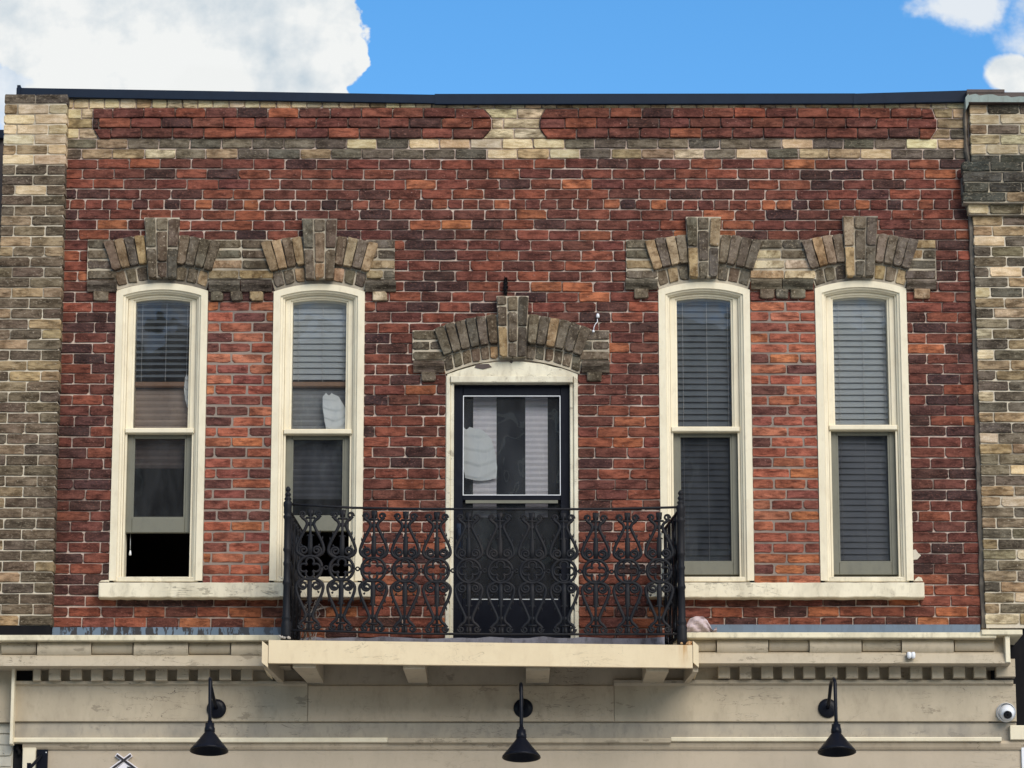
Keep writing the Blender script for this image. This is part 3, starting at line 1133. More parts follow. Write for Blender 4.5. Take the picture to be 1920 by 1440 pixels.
for wi, (pxa, pxb, dy) in enumerate(WINDOWS):
    xl, xr = WX(pxa), WX(pxb)
    zs, zc = WZ(545.5 + dy), WZ(531 + dy)
    zb = WZ(1089)
    zmeet = WZ(808 + dy * 1.3, .06)
    fm = MB()
    prof = [(0, 0, .20), (0, 0, -.006), (.048, .047, -.006), (.053, .050, .008), (.066, .060, .012), (.070, .063, .030), (.080, .070, .034), (.082, .072, .06), (.083, .073, .20)]
    loops_mesh(fm, [arch_loop(xl + s, xr - s, *head(zs, zc, s, t), zb, y) for (s, t, y) in prof])
    win = fm.obj('window', 'cream_paint', building)
    win['label'] = WLABEL[wi]
    # lower stops between casing and sash
    for s in (-1, 1):
        x0 = xl + .0835 if s < 0 else xr - .0835 - .014
        MB().box(x0, x0 + .014, .045, .2, zb, zmeet - .02).obj('stop_bead', 'cream_paint', win)
    # upper sash
    us = MB()
    prof = [(.0835, .0735, .20), (.0835, .0735, .056), (.118, .088, .058), (.121, .090, .070), (.133, .099, .073), (.135, .101, .098), (.135, .101, .2)]
    loops_mesh(us, [arch_loop(xl + s, xr - s, *head(zs, zc, s, t), zmeet, y) for (s, t, y) in prof])
    us.obj('upper_sash', 'cream_paint', win)
    MB().bbox(xl + .084, xr - .084, .022, .11, zmeet - .022, zmeet + .012, .005).obj('meeting_rail', 'cream_paint', win)
    MB().box(xl + .120, xr - .120, .06, .11, zmeet + .0125, zmeet + .022).obj('bottom_rail', 'cream_paint', win)
    pane = MB()
    lp = arch_loop(xl + .130, xr - .130, *head(zs, zc, .13, .096), zmeet + .01, .092)
    pane.add(lp, [tuple(range(len(lp)))[::-1]])
    pane.obj('pane', 'glass', win)
    # lower sash, raised in the first two windows
    zl_top = zmeet - .02
    zl_bot = WZ(999 if wi == 0 else 996, .09) if wi < 2 else WZ(1078, .09)
    sx0, sx1 = xl + .098, xr - .098
    st = .043
    rail = .105 if wi < 2 else .090
    ls = MB()
    ls.bbox(sx0, sx0 + st, .085, .12, zl_bot, zl_top, .004)
    ls.bbox(sx1 - st, sx1, .085, .12, zl_bot, zl_top, .004)
    ls.bbox(sx0 + st, sx1 - st, .085, .12, zl_bot, zl_bot + rail, .004)
    ls.bbox(sx0 + st, sx1 - st, .085, .12, zl_top - .03, zl_top, .004)
    ls.obj('lower_sash', 'olive_paint', win)
    bead = MB()
    for (a, b, c, d) in ((sx0 + st, sx0 + st + .010, zl_bot + rail, zl_top - .03), (sx1 - st - .010, sx1 - st, zl_bot + rail, zl_top - .03),
                         (sx0 + st + .0105, sx1 - st - .0105, zl_bot + rail, zl_bot + rail + .010)):
        bead.box(a, b, .089, .115, c, d)
    bead.obj('glazing_bead', 'olive_paint', win)
    MB().add([(sx0 + st, .105, zl_bot + rail), (sx1 - st, .105, zl_bot + rail), (sx1 - st, .105, zl_top - .03), (sx0 + st, .105, zl_top - .03)], [(0, 1, 2, 3)]).obj('pane', 'screened_glass', win)
    # wooden sub-sill
    MB().bbox(xl + .03, xr - .03, .01, .2, zb - .006, zb + .032, .006).obj('sub_sill', 'sill_paint', win)
    wins.append((win, xl, xr, zs, zc, zb, zmeet))

# blinds hanging inside the windows
BL = ['open dark slatted blind with wooden rail in the window by the pale pilaster',
      'blue-grey slatted blind above a wooden rail in the window half behind the railing',
      'charcoal slatted blind closed over the full window beside the balcony',
      'grey slatted blind closed over the full window nearest the neighbouring wall']
for wi, (win, xl, xr, zs, zc, zb, zmeet) in enumerate(wins):
    yb = .165
    x0, x1 = xl + .100, xr - .100
    top = zc - .06
    bl = thing('window_blind', BL[wi], 'blind', ((x0 + x1) / 2, yb, WZ(720) if wi < 2 else zb), 'slatted window blinds')
    stop = WZ(717, yb) if wi < 2 else WZ(1062, yb)
    pitch = .0447
    tilt = (radians(28), radians(64), radians(56), radians(62))[wi]
    wdt = .050
    m = ('blind_dark', 'blind_grey', 'blind_dark', 'blind_grey')[wi]
    # slightly curved slat; the room-side edge is high
    prof = [(-.5, -.004), (-.2, .0025), (.15, .004), (.5, 0)]
    pts = [(-(u * wdt) * cos(tilt) * -1, u * wdt * sin(tilt) + w_) for (u, w_) in prof]
    mb = MB()
    p2 = [(q[0], q[1]) for q in pts] + [(q[0], q[1] - .0022) for q in reversed(pts)]
    mb.extrude_x(p2 + [p2[0]], -(x1 - x0) / 2, (x1 - x0) / 2)
    me = mesh_of('slat', mb.v, mb.f, m)
    z = top
    k = 0
    while z > stop + .02:
        o = bpy.data.objects.new('slat', me)
        COL.objects.link(o)
        o.location = ((x0 + x1) / 2, yb, z)
        o.rotation_euler = (rg.uniform(-.03, .03), rg.uniform(-.004, .004), 0)
        attach(o, bl)
        z -= pitch
    cords = MB()
    for t in (.17, .55, .88):
        xx = x0 + (x1 - x0) * t
        cords.tube([(xx, yb - .028, top), (xx, yb - .028, stop)], .0016, 5)
    cords.obj('cord', 'cord_white', bl)
    if wi < 2:
        MB().bbox(x0, x1, yb - .03, yb + .03, stop - .036, stop - .002, .004).obj('bottom_rail', 'brown_wood', bl)
        low = WZ(868 if wi == 0 else 930, yb + .03)
        zz = stop - .04
        sh = MB()
        while zz > low:
            sh.extrude_x([(yb + .035, zz), (yb + .022, zz - .022), (yb + .032, zz - .043), (yb + .04, zz - .043), (yb + .04, zz), (yb + .035, zz)], x0, x1)
            zz -= .045
        sh.obj('pleated_shade', 'shade_brown' if wi == 0 else 'shade_grey', bl)
    else:
        MB().bbox(x0, x1, yb - .02, yb + .02, stop - .014, stop + .006, .004).obj('bottom_rail', m, bl)
    MB().box(x0, x1, yb - .03, yb + .03, top + .01, top + .05).obj('head_rail', m, bl)

# pull cord with a small tassel, seen in the open foot of the first window
cx_ = WX(244, 1020, .15)
pc = MB().tube([(cx_, .15, WZ(1000, .15)), (cx_ + .002, .15, WZ(1030, .15))], .0018, 5)
pc.lathe([(.002, .018), (.006, .010), (.009, -.014), (.007, -.020)], (cx_ + .002, .15, WZ(1036, .15)), 10)
tag(pc.obj('pull_cord', 'white_plastic', None, True), 'white blind cord with tassel hanging in the open window foot', 'cord')

for (poly, m_) in (([(1712, 1050), (1720, 1049), (1727, 1041), (1722, 1037), (1717, 1030), (1712, 1031)], 'mortar_tan'), ([(1713, 1090), (1731, 1090), (1728, 1083), (1722, 1081), (1717, 1085)], 'sill_paint'),
                   ([(186, 1091), (204, 1091), (206, 1087), (190, 1088)], 'sill_paint')):
    MB().prism([W(q[0], q[1], -.006) for q in poly], -.006, .01, .003).obj('mortar_patch', m_, wall)

# stone sills under each pair
for (a, b, lab) in ((185, 702, 'painted stone sill under the pair of windows by the pilaster'), (1216, 1733, 'grimy painted stone sill under the pair of windows by the neighbouring wall')):
    y = -.10
    x0, x1 = WX(a, 1092, y), WX(b, 1092, y)
    zt, zb = WZ(1092, y), WZ(1120, y)
    n = 40
    top, bot = [], []
    for k in range(n + 1):
        x = x0 + (x1 - x0) * k / n
        top.append((x, zt + rg.uniform(-.002, .001)))
        bot.append((x, zb + rg.uniform(-.003, .002)))
    sl = MB().prism(bot + top[::-1], y, .2, .006).obj('window_sill', 'sill_paint', building)
    sl['label'] = lab

# ------------------------------------------------------------------ balcony door
YD = .0
door_frame = MB()
fx0, fx1 = WX(835.5, 900), WX(1084, 900)
zh = WZ(717, .0)
zdb = WZ(1208, .02)
fw = WX(850.5, 900) - WX(835.5, 900)
for s in (0, 1):
    a = fx0 if s == 0 else fx1 - fw
    door_frame.bbox(a, a + fw * .55 if s == 0 else a + fw * .44, -.004, .2, zdb, zh + .045, .005) if s == 0 else door_frame.bbox(a + fw * .46, a + fw, -.004, .2, zdb, zh + .045, .005)
    door_frame.bbox(a + fw * .55 if s == 0 else a, a + fw if s == 0 else a + fw * .455, .010, .2, zdb, zh, .004)
df = door_frame.obj('door_frame', 'peeling_cream', building)
MB().bbox(WX(845, 712), WX(1074, 712), -.018, .2, WZ(718), WZ(706), .004).obj('door_head', 'peeling_cream', df)
fa = arc_y(.01, 677, 124, 702)
n = 24
arc = [W(961 + 122 * (-1 + 2 * k / n), fa(122 * (-1 + 2 * k / n)) + rg.uniform(-1, 1.5), .004) for k in range(n + 1)]
MB().prism([W(838, 706, .004), W(1083, 706, .004)] + arc[::-1], .004, .2).obj('tympanum_board', 'peeling_cream', df)
for a, b, u, v in ((890, 922, 682, 692), (955, 963, 676, 681)):
    MB().prism([W(a, v - 3, -.002), W((a + b) / 2, v, -.002), W(b, v - 4, -.002), W(b - 6, u, -.002), W(a + 3, u + 1, -.002)], -.002, .004).obj('bare_patch', 'rusty_dark', df)

YP = .06
dx0, dx1 = WX(850.5, 900, YP), WX(1068.5, 900, YP)
dzt, dzb = WZ(717, YP) + .01, WZ(1207, YP)
gx0, gx1 = WX(868, 850, YP), WX(1051, 850, YP)
gz1, gz0 = WZ(742, YP), WZ(929, YP)
sz1, sz0 = WZ(938, YP), WZ(1123, YP)
dm = MB()
dm.bbox(dx0, gx0, YP, YP + .05, dzb, dzt, .004)
dm.bbox(gx1, dx1, YP, YP + .05, dzb, dzt, .004)
dm.bbox(gx0, gx1, YP, YP + .05, gz1, dzt, .004)
dm.bbox(gx0, gx1, YP, YP + .05, sz1, gz0, .004)
dm.bbox(gx0, gx1, YP, YP + .05, dzb, sz0, .004)
door = dm.obj('door', 'black_paint', building)
door['label'] = 'black storm door with a glazed upper panel'
MB().add([(gx0, YP + .02, gz0), (gx1, YP + .02, gz0), (gx1, YP + .02, gz1), (gx0, YP + .02, gz1)], [(0, 1, 2, 3)]).obj('pane', 'glass', door)
MB().add([(gx0, YP + .03, sz0), (gx1, YP + .03, sz0), (gx1, YP + .03, sz1), (gx0, YP + .03, sz1)], [(0, 1, 2, 3)]).obj('screen', 'screened_glass', door)
tr = MB()
e = .005
tr.box(gx0, gx1, YP - .004, YP + .015, gz1 - e, gz1)
tr.box(gx0, gx1, YP - .004, YP + .015, gz0, gz0 + e)
tr.box(gx0, gx0 + e, YP - .004, YP + .015, gz0 + e, gz1 - e)
tr.box(gx1 - e, gx1, YP - .004, YP + .015, gz0 + e, gz1 - e)
tr.obj('glazing_trim', 'white_plastic', door)
MB().box(gx0 + .02, gx1 - .02, YP - .004, YP + .01, sz1 - .022, sz1).obj('screen_rail', 'olive_paint', door)
MB().box(gx0 + .04, gx1 - .02, YP - .003, YP + .01, sz0 - .006, sz0).obj('panel_trim', 'blind_grey', door)
hnd = MB()
hx = WX(860, 1000, YP)
hz = WZ(1005, YP)
hnd.tube([(hx, YP, hz - .06), (hx, YP - .035, hz - .05), (hx, YP - .035, hz + .05), (hx, YP, hz + .06)], .007, 8)
hnd.bbox(hx - .016, hx + .016, YP - .006, YP, hz - .09, hz + .09, .003)
hnd.obj('handle', 'slate_metal', door, True)
# inner door with two narrow curtained lights
MB().box(dx0, dx1, .24, .27, dzb, dzt).obj('inner_door', 'black_paint', building)
for (a, b, lab) in ((887, 931, 'pale ribbed curtain strip behind the handle side of the door glass'), (985, 1027, 'lilac ribbed curtain strip behind the hinge side of the door glass')):
    y = .205
    x0, x1 = WX(a, 850, y), WX(b, 850, y)
    z0, z1 = WZ(970, y), WZ(736, y)
    v, f = [], []
    nn, mm = 90, 6
    for i in range(nn + 1):
        z = z1 + (z0 - z1) * i / nn
        d = .004 * sin(i * 2 * pi / 4.0)
        for k in range(mm + 1):
            v.append((x0 + (x1 - x0) * k / mm, y + d + .002 * sin(k * 1.7), z))
    for i in range(nn):
        for k in range(mm):
            q = i * (mm + 1) + k
            f.append((q, q + 1, q + mm + 2, q + mm + 1)[::-1])
    c = MB().add(v, f).obj('door_curtain', 'curtain_lilac')
    tag(c, lab, 'curtain', 'curtains behind the door glass')


def glass_reflection(outline, y, lab, ridges=4):
    """pale ridged shape added behind the glass in place of a reflection; outline in pixels as (y, x0, x1) rows"""
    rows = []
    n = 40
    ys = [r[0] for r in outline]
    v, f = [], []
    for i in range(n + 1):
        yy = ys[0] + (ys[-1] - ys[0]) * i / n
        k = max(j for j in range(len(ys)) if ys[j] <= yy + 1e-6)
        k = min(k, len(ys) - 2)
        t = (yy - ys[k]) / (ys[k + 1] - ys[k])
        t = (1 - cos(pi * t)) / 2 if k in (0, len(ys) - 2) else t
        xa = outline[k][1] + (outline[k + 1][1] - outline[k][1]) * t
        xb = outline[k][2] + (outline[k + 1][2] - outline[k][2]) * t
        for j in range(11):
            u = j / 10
            ph = (i / n) * ridges * 2 * pi + 2.4 * u + 1.1 * sin(4 * u + i * .08)
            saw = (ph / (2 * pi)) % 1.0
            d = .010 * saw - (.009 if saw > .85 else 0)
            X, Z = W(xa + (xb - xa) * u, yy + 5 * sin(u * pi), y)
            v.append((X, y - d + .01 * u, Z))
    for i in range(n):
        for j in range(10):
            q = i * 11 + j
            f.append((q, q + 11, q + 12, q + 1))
    o = MB().add(v, f).obj('glass_reflection', 'reflection_white', None, True)
    return tag(o, lab, 'cloth', 'pale shapes added as reflections in the glass')  # no real cloth: ridged shape added in place of a reflection


glass_reflection([(800, 869, 880), (806, 869, 905), (822, 869, 921), (850, 869, 929), (875, 869, 932), (896, 872, 931)], .165, 'white shape added as a reflection in the balcony door glass')
glass_reflection([(736, 611, 622), (745, 605, 636), (765, 605, 648), (785, 608, 648), (804, 611, 648)], .128, 'white shape added as a reflection in the window half behind the railing')
glass_reflection([(700, 350, 353), (710, 347, 354), (730, 345, 354), (748, 347, 354), (760, 350, 353)], .128, 'white sliver added as a reflection in the window by the pale pilaster', 4)

# ------------------------------------------------------------------ parapet cap
def cap_piece(x0, yt0, yb0, x1, yt1, yb1, y, lab, m='slate_metal'):
    v = []
    for (x, yt, yb) in ((x0, yt0, yb0), (x1, yt1, yb1)):
        X, zt = W(x, yt, y)
        zb = WZ(yb, y)
        v += [(X, .34, zt - .01), (X, y + .006, zt), (X, y, zt - .006), (X, y - .002, zb + .008), (X, y - .008, zb), (X, .0, zb + .002), (X, .0, zt - .03)]
    n = 7
    f = [(i, n + i, n + (i + 1) % n, (i + 1) % n) for i in range(n)]
    f += [tuple(range(n))[::-1], tuple(range(n, 2 * n))]
    o = MB().add(v, f).obj('parapet_cap', m, building)
    o['label'] = lab
    return o


cap_piece(31, 164, 181, 818, 177, 194, -.030, 'long dark slate-blue metal cap piece by the pale pilaster')
cap_piece(815, 175.5, 195.5, 1604, 174.5, 194.5, -.034, 'dark metal cap piece over the middle of the wall')
cap_piece(1600, 175, 195, 1813, 169, 191, -.038, 'short dark metal cap piece next to the neighbouring wall')
X, Z = W(33, 159, -.055)
MB().box(X - .004, X + .02, -.05, .3, WZ(182, -.055), Z).obj('cap_end', 'slate_metal', building)

# flashing above the shop cornice, sealant joint beside the neighbour
MB().box(WX(98, 1180, -.016), WX(540, 1180, -.016), -.016, .0, WZ(1215), WZ(1176, -.016)).obj('flashing', 'blue_flashing', building)
MB().box(WX(1295, 1180, -.016), WX(1838, 1180, -.016), -.016, .0, WZ(1215), WZ(1171, -.016)).obj('flashing', 'blue_flashing', building)
fl = MB()
nn = 30
top = [W(540 + 755 * k / nn, 1196 + rg.uniform(-3, 2), -.014) for k in range(nn + 1)]
fl.prism([W(540, 1240, -.014), W(1295, 1240, -.014)] + top[::-1], -.014, .0)
fl.obj('flashing', 'grey_flashing', building)

v, f = [], []
pts = []
nn = 60
for k in range(nn + 1):
    yy = 205 + (1178 - 205) * k / nn
    xa = 1812 if yy > 300 else 1808
    if 320 < yy < 400:
        xa -= 13 * min(1, (yy - 320) / 15, (400 - yy) / 30 + .01)
    a = WX(xa + rg.uniform(-1, 1), 300, -.012)
    wd = (.034 if yy < 420 else .058) + rg.uniform(-.012, .012)
    z = WZ(yy, -.012)
    d = rg.uniform(-.010, .010)
    v += [(a, .012, z), (a + .004, -.022 + d, z), (a + wd * .5, -.034 + d, z), (a + wd, -.024 + d, z), (a + wd, .02, z)]
for k in range(nn):
    for j in range(4):
        q = k * 5 + j
        f.append((q, q + 5, q + 6, q + 1))
MB().add(v, f).obj('sealant_joint', 'black_sealant', building)

# ------------------------------------------------------------------ shop cornice
XA, XB = WX(0, 1230, -.4) - .6, WX(1893, 1230, -.4)
XC0, XC1 = WX(545, 1230, -.35), WX(1262, 1230, -.35)      # hidden behind the balcony
cor = MB()


def segs(y, x_end):
    return ((XA, XC0, 0), (XC1, x_end, 1))


YFAS = -.20
cornice = MB().box(XA, WX(1852, 1300, YFAS), YFAS, 0.0, WZ(1354, YFAS), WZ(1225, YFAS)).obj('cornice', 'beige_board', building)
cornice['label'] = 'beige painted wooden shop cornice with dentils and rounded blocks'
for (a, b, s) in segs(0, 0):
    off = -5 if s else 0
    end = WX(1868, 1190, -.44) if s else b
    MB().bbox(a, end, -.44, -.02, WZ(1201 + off, -.44), WZ(1190.5 + off, -.44), .004).obj('lip', 'lip_metal', cornice)
    end = WX(1893, 1230, -.36) if s else b
    MB().box(a, end, -.335, -.05, WZ(1236 + off, -.335), WZ(1198 + off, -.335)).obj('frieze_board', 'beige_board', cornice)
    zt, zb = WZ(1228 + off, -.37), WZ(1248.5 + off, -.42)
    MB().extrude_x([(-.1, zt), (-.368, zt), (-.385, zt - .012), (-.415, zb + .012), (-.42, zb), (-.1, zb), (-.1, zt)], a, end).obj('cornice_board', 'beige_board', cornice)
MB().bbox(WX(1840, 1185, -.45), WX(1917, 1185, -.45), -.455, -.02, WZ(1190, -.455), WZ(1180.5, -.455), .004).obj('lip', 'lip_metal', cornice)
MB().bbox(WX(1885, 1215, -.43), WX(1894, 1215, -.43), -.43, -.05, WZ(1242, -.43), WZ(1191, -.43), .004).obj('end_board', 'cream_paint', cornice)
# rounded blocks of the frieze, alternately proud and set back
for s, spans in ((0, [(2, 68, 0), (69, 171, 1), (172, 249, 0), (250, 353, 1), (354, 432, 0), (433, 520, 1)]),
                 (1, [(1262, 1343, 0), (1344, 1441, 1), (1442, 1517, 0), (1518, 1616, 1), (1617, 1690, 0), (1691, 1789, 1), (1790, 1865, 0)])):
    off = -5 if s else 0
    for (a, b, up) in spans:
        y = -.395 if up else -.372
        zt, zb = WZ(1203 + off, y), WZ((1229 if up else 1225) + off, y)
        h = zt - zb
        prof = [(-.3, zt)] + [(y + .034 * (1 - sin(pi * (.12 + .76 * k / 8)) ** .8), zt - h * k / 8) for k in range(9)] + [(-.3, zb), (-.3, zt)]
        MB().extrude_x(prof, WX(a, 1215, y) + .002, WX(b, 1215, y) - .002).obj('frieze_block', 'beige_board', cornice)
# dentils
YDN = -.285
for s, x0, n in ((0, 91, 10), (1, 1347, 13)):
    off = -4 if s else 0
    zt, zb = WZ(1240 + off, YDN), WZ(1275 + off, YDN)
    for k in range(n):
        a = x0 + 40 * k + rg.uniform(-.8, .8)
        b = a + 22.3
        if b > 1853:
            continue
        MB().bbox(WX(a, 1262, YDN), WX(b, 1262, YDN), YDN + rg.uniform(-.003, .003), YFAS, zb + rg.uniform(-.004, .004), zt, .004).obj('dentil', 'beige_board', cornice)
MB().bbox(WX(62, 1262, YDN), WX(76, 1262, YDN), YDN, YFAS, WZ(1276, YDN), WZ(1240, YDN), .004).obj('dentil', 'beige_board', cornice)
MB().bbox(WX(1868, 1262, YDN), WX(1904, 1262, YDN), YDN, YFAS, WZ(1269, YDN), WZ(1235, YDN), .004).obj('dentil', 'beige_board', cornice)
MB().box(WX(27, 1262, YFAS), WX(61, 1262, YFAS), YFAS - .004, YFAS, WZ(1276, YFAS), WZ(1245, YFAS)).obj('dark_gap', 'tarry_black', cornice)
MB().bbox(WX(20.5, 1300, -.29), WX(26.5, 1300, -.29), -.29, YFAS, WZ(1395, -.29), WZ(1249, -.29), .003).obj('end_strip', 'cream_paint', cornice)
# ledge under the dentils, main board, lower board, bottom moulding, sign panel
for a, b, u, v in ((26.5, 576, 1277, 1284), (1151, 1900, 1275, 1283)):
    y = -.235
    z0, z1 = WZ(v, y), WZ(u, y)
    MB().extrude_x([(YFAS, z1), (y, z1), (y, z0 + .006), (y + .014, z0), (YFAS, z0 - .012), (YFAS, z1)], WX(a, 1280, y), WX(b, 1280, y)).obj('ledge', 'beige_board', cornice)
xe = WX(1905, 1320, YFAS)
XS = WX(27, 1320, YFAS)
MB().bbox(XS, WX(577, 1320, YFAS), YFAS - .010, YFAS - .001, WZ(1353, YFAS), WZ(1284, YFAS), .003).obj('fascia_board', 'beige_board', cornice)
MB().bbox(WX(577, 1320, YFAS) + .002, WX(1151, 1320, YFAS), YFAS - .014, YFAS - .001, WZ(1353, YFAS), WZ(1286, YFAS), .003).obj('fascia_board', 'lifted_beige_board', cornice)
MB().bbox(WX(1151, 1320, YFAS) + .002, xe, YFAS - .010, YFAS - .001, WZ(1353, YFAS), WZ(1283, YFAS), .003).obj('fascia_board', 'beige_board', cornice)
MB().box(XS, xe, YFAS + .012, 0, WZ(1390, YFAS), WZ(1354.5, YFAS)).obj('lower_board', 'grey_board', cornice)
for a, b, u, v, y in ((22, 727, 1383, 1392, -.235), (727.6, 1258, 1384, 1393, -.24), (1258.6, 1878, 1382, 1390, -.235), (1895, 1925, 1360, 1387, -.235)):
    z0, z1 = WZ(v, y), WZ(u, y)
    MB().extrude_x([(-.05, z1 + .005), (y, z1), (y - .003, z1 - .006), (y, z0 + .004), (y + .008, z0), (-.05, z0), (-.05, z1 + .005)], WX(a, 1387, y), WX(b, 1387, y)).obj('moulding', 'cream_paint' if u != 1384 else 'beige_board', cornice)
y = -.205
z0, z1 = WZ(1405, y), WZ(1389, y)
MB().extrude_x([(-.05, z1), (y, z1), (y - .004, z1 - .02), (y + .004, z0 + .015), (y + .014, z0), (-.05, z0), (-.05, z1)], WX(42, 1400, y), WX(1930, 1400, y)).obj('cove_moulding', 'lifted_beige_board', cornice)
MB().box(WX(68, 1420, -.18), WX(1930, 1420, -.18), -.18, 0, WZ(1440, -.18) - .7, WZ(1402, -.18)).obj('sign_panel', 'beige_panel', cornice)
MB().bbox(WX(42, 1420, -.20), WX(67.5, 1420, -.20), -.20, 0, WZ(1440, -.2) - .7, WZ(1392, -.20), .004).obj('corner_board', 'cream_paint', cornice)
MB().box(WX(26.5, 1400, -.15), WX(41.5, 1400, -.15), -.15, 0, WZ(1440, -.15) - .7, WZ(1396, -.15)).obj('dark_gap', 'tarry_black', cornice)
# ground-floor front below the sign panel, out of the frame
gf = MB()
gf.box(WX(30), WX(1930), -.05, .2, 0, WZ(1440, -.18) - .7)
gf.obj('shop_front', 'beige_panel', building)
# rough boarding and a dark hole behind the balcony brackets
yb = -.16


def rough_piece(x0, x1, y0, y1, name, m, seed):
    rr = random.Random(seed)
    nx, nz = 26, 9
    v, f = [], []
    ph = [rr.uniform(0, 6) for _ in range(4)]
    for i in range(nx + 1):
        for k in range(nz + 1):
            u, t = i / nx, k / nz
            edge = 3.0 * sin(u * 9 + ph[0]) + 1.6 * sin(u * 23 + ph[1])
            py_ = y1 + (y0 + (edge if k == nz else 0) - y1) * t
            d = .016 * sin(u * 17 + ph[2] + 3 * t) + .014 * sin(t * 11 + u * 8 + ph[3]) + rr.uniform(-.016, .016)
            if i in (0, nx) or k in (0, nz):
                d = .03
            X, Z = W(x0 + (x1 - x0) * u, py_, yb)
            v.append((X, yb + d, Z))
    for i in range(nx):
        for k in range(nz):
            q = i * (nz + 1) + k
            f.append((q, q + nz + 1, q + nz + 2, q + 1))
    return MB().add(v, f).obj(name, m, cornice)


for (a_, b_, u_, w_, sd_) in ((611, 764, 1261, 1281, 1), (806, 864, 1263, 1281, 2), (938, 984, 1263, 1281, 3), (1033, 1203, 1265, 1280, 4)):
    rough_piece(a_, b_, u_, w_, 'rough_boarding', 'rough_board', sd_)
MB().box(WX(560, 1260, -.12), WX(1240, 1260, -.12), -.125, -.015, WZ(1290, -.12), WZ(1215, -.12)).obj('dark_backing', 'tarry_black', cornice)
MB().prism([W(878, 1283, yb - .03), W(930, 1283, yb - .03), W(906, 1262, yb - .03)], yb - .03, yb - .005).obj('wood_block', 'rough_board', cornice)
# short tarred strip under the pilaster
MB().box(XA, WX(94, 1180, PY), PY + .004, .2, WZ(1196, PY), WZ(1172.5, PY)).obj('tar_strip', 'tarry_black', building)

# ------------------------------------------------------------------ balcony
YB = -.80
bal = MB()
bx0, bx1 = WX(491, 1222, YB), WX(1310, 1222, YB)
zl1, zl0 = WZ(1200, YB), WZ(1243, YB)
zr1, zr0 = WZ(1209.5, YB), WZ(1252, YB)


def slab(mb, y0, y1, t, xa, xb, dz0=0, dz1=0):
    v = []
    for yy in (y0, y1):
        v += [(xa, yy, zl0 + dz0), (xb, yy, zr0 + dz0), (xb, yy, zr1 + dz1), (xa, yy, zl1 + dz1)]
    f = [(0, 1, 2, 3), (7, 6, 5, 4), (0, 4, 5, 1), (1, 5, 6, 2), (2, 6, 7, 3), (3, 7, 4, 0)]
    mb.add(v, f)


cxl, cxr = WX(503.5, 1222, YB), WX(1298.5, 1222, YB)
slab(bal, YB, YB + .04, 0, cxl, cxr)
balcony = bal.obj('balcony', 'balcony_cream', building)
balcony['label'] = 'cream wooden balcony platform over the shop cornice'
for a, b in ((bx0, cxl - .004), (cxr + .004, bx1)):
    e = MB()
    slab(e, YB + .004, -.02, 0, a, b, .004, -.004)
    e.obj('side_board', 'balcony_cream', balcony)
d = MB()
v = []
slab(d, YB + .041, -.02, 0, cxl, cxr, .125, -.012)
d.obj('deck', 'rough_board', balcony)
# brackets reaching back to the shop front: (front x0, x1, wall x0, x1)
for (a, b, c, e2) in ((494, 503, 522, 533), (549, 592, 577, 607), (756, 797, 766, 802), (986, 1031, 986, 1029), (1212, 1254, 1204, 1243), (1299, 1309, 1282, 1293)):
    y0, y1 = YB + .045, -.23
    u0 = 1248 + (a - 500) / 800 * 8
    X0, X1 = WX(a, u0, y0), WX(b, u0, y0)
    X2, X3 = WX(c, 1280, y1), WX(e2, 1280, y1)
    zf = WZ(u0 - 2, y0)
    zw = WZ(1281, y1)
    v = [(X0, y0, zf - .02), (X1, y0, zf - .02), (X1, y0, zf + .12), (X0, y0, zf + .12), (X2, y1, zw), (X3, y1, zw), (X3, y1, zf + .12), (X2, y1, zf + .12)]
    f = [(0, 1, 2, 3), (7, 6, 5, 4), (0, 4, 5, 1), (1, 5, 6, 2), (2, 6, 7, 3), (3, 7, 4, 0)]
    MB().add(v, f).obj('bracket', 'beige_board', balcony)

# ------------------------------------------------------------------ iron railing
YRAIL = -.755
PXM = FPX / ((DIST + YRAIL) * cos(PITCH) + (W(960, 1070, YRAIL)[1] - CAMZ) * sin(PITCH))     # pixels per metre at the railing
U = 1 / PXM
railing = thing('iron_railing', 'black cast-iron balcony railing of lyre scrolls and quatrefoil rings', 'railing', (WX(905, 1195, YRAIL), YRAIL, WZ(1197, YRAIL)))


def spiral(cx, cz, r0, r1, a0, a1, n=18):
    return [(cx + (r0 + (r1 - r0) * k / n) * cos(a0 + (a1 - a0) * k / n), 0, cz + (r0 + (r1 - r0) * k / n) * sin(a0 + (a1 - a0) * k / n)) for k in range(n + 1)]


def smooth_line(p, n=7):
    out = []
    for i in range(len(p) - 1):
        p0, p1, p2, p3 = p[max(i - 1, 0)], p[i], p[i + 1], p[min(i + 2, len(p) - 1)]
        for k in range(n):
            t = k / n
            out.append(tuple(.5 * (2 * p1[j] + (p2[j] - p0[j]) * t + (2 * p0[j] - 5 * p1[j] + 4 * p2[j] - p3[j]) * t * t + (-p0[j] + 3 * p1[j] - 3 * p2[j] + p3[j]) * t ** 3) for j in range(2)))
    out.append(tuple(p[-1]))
    return out


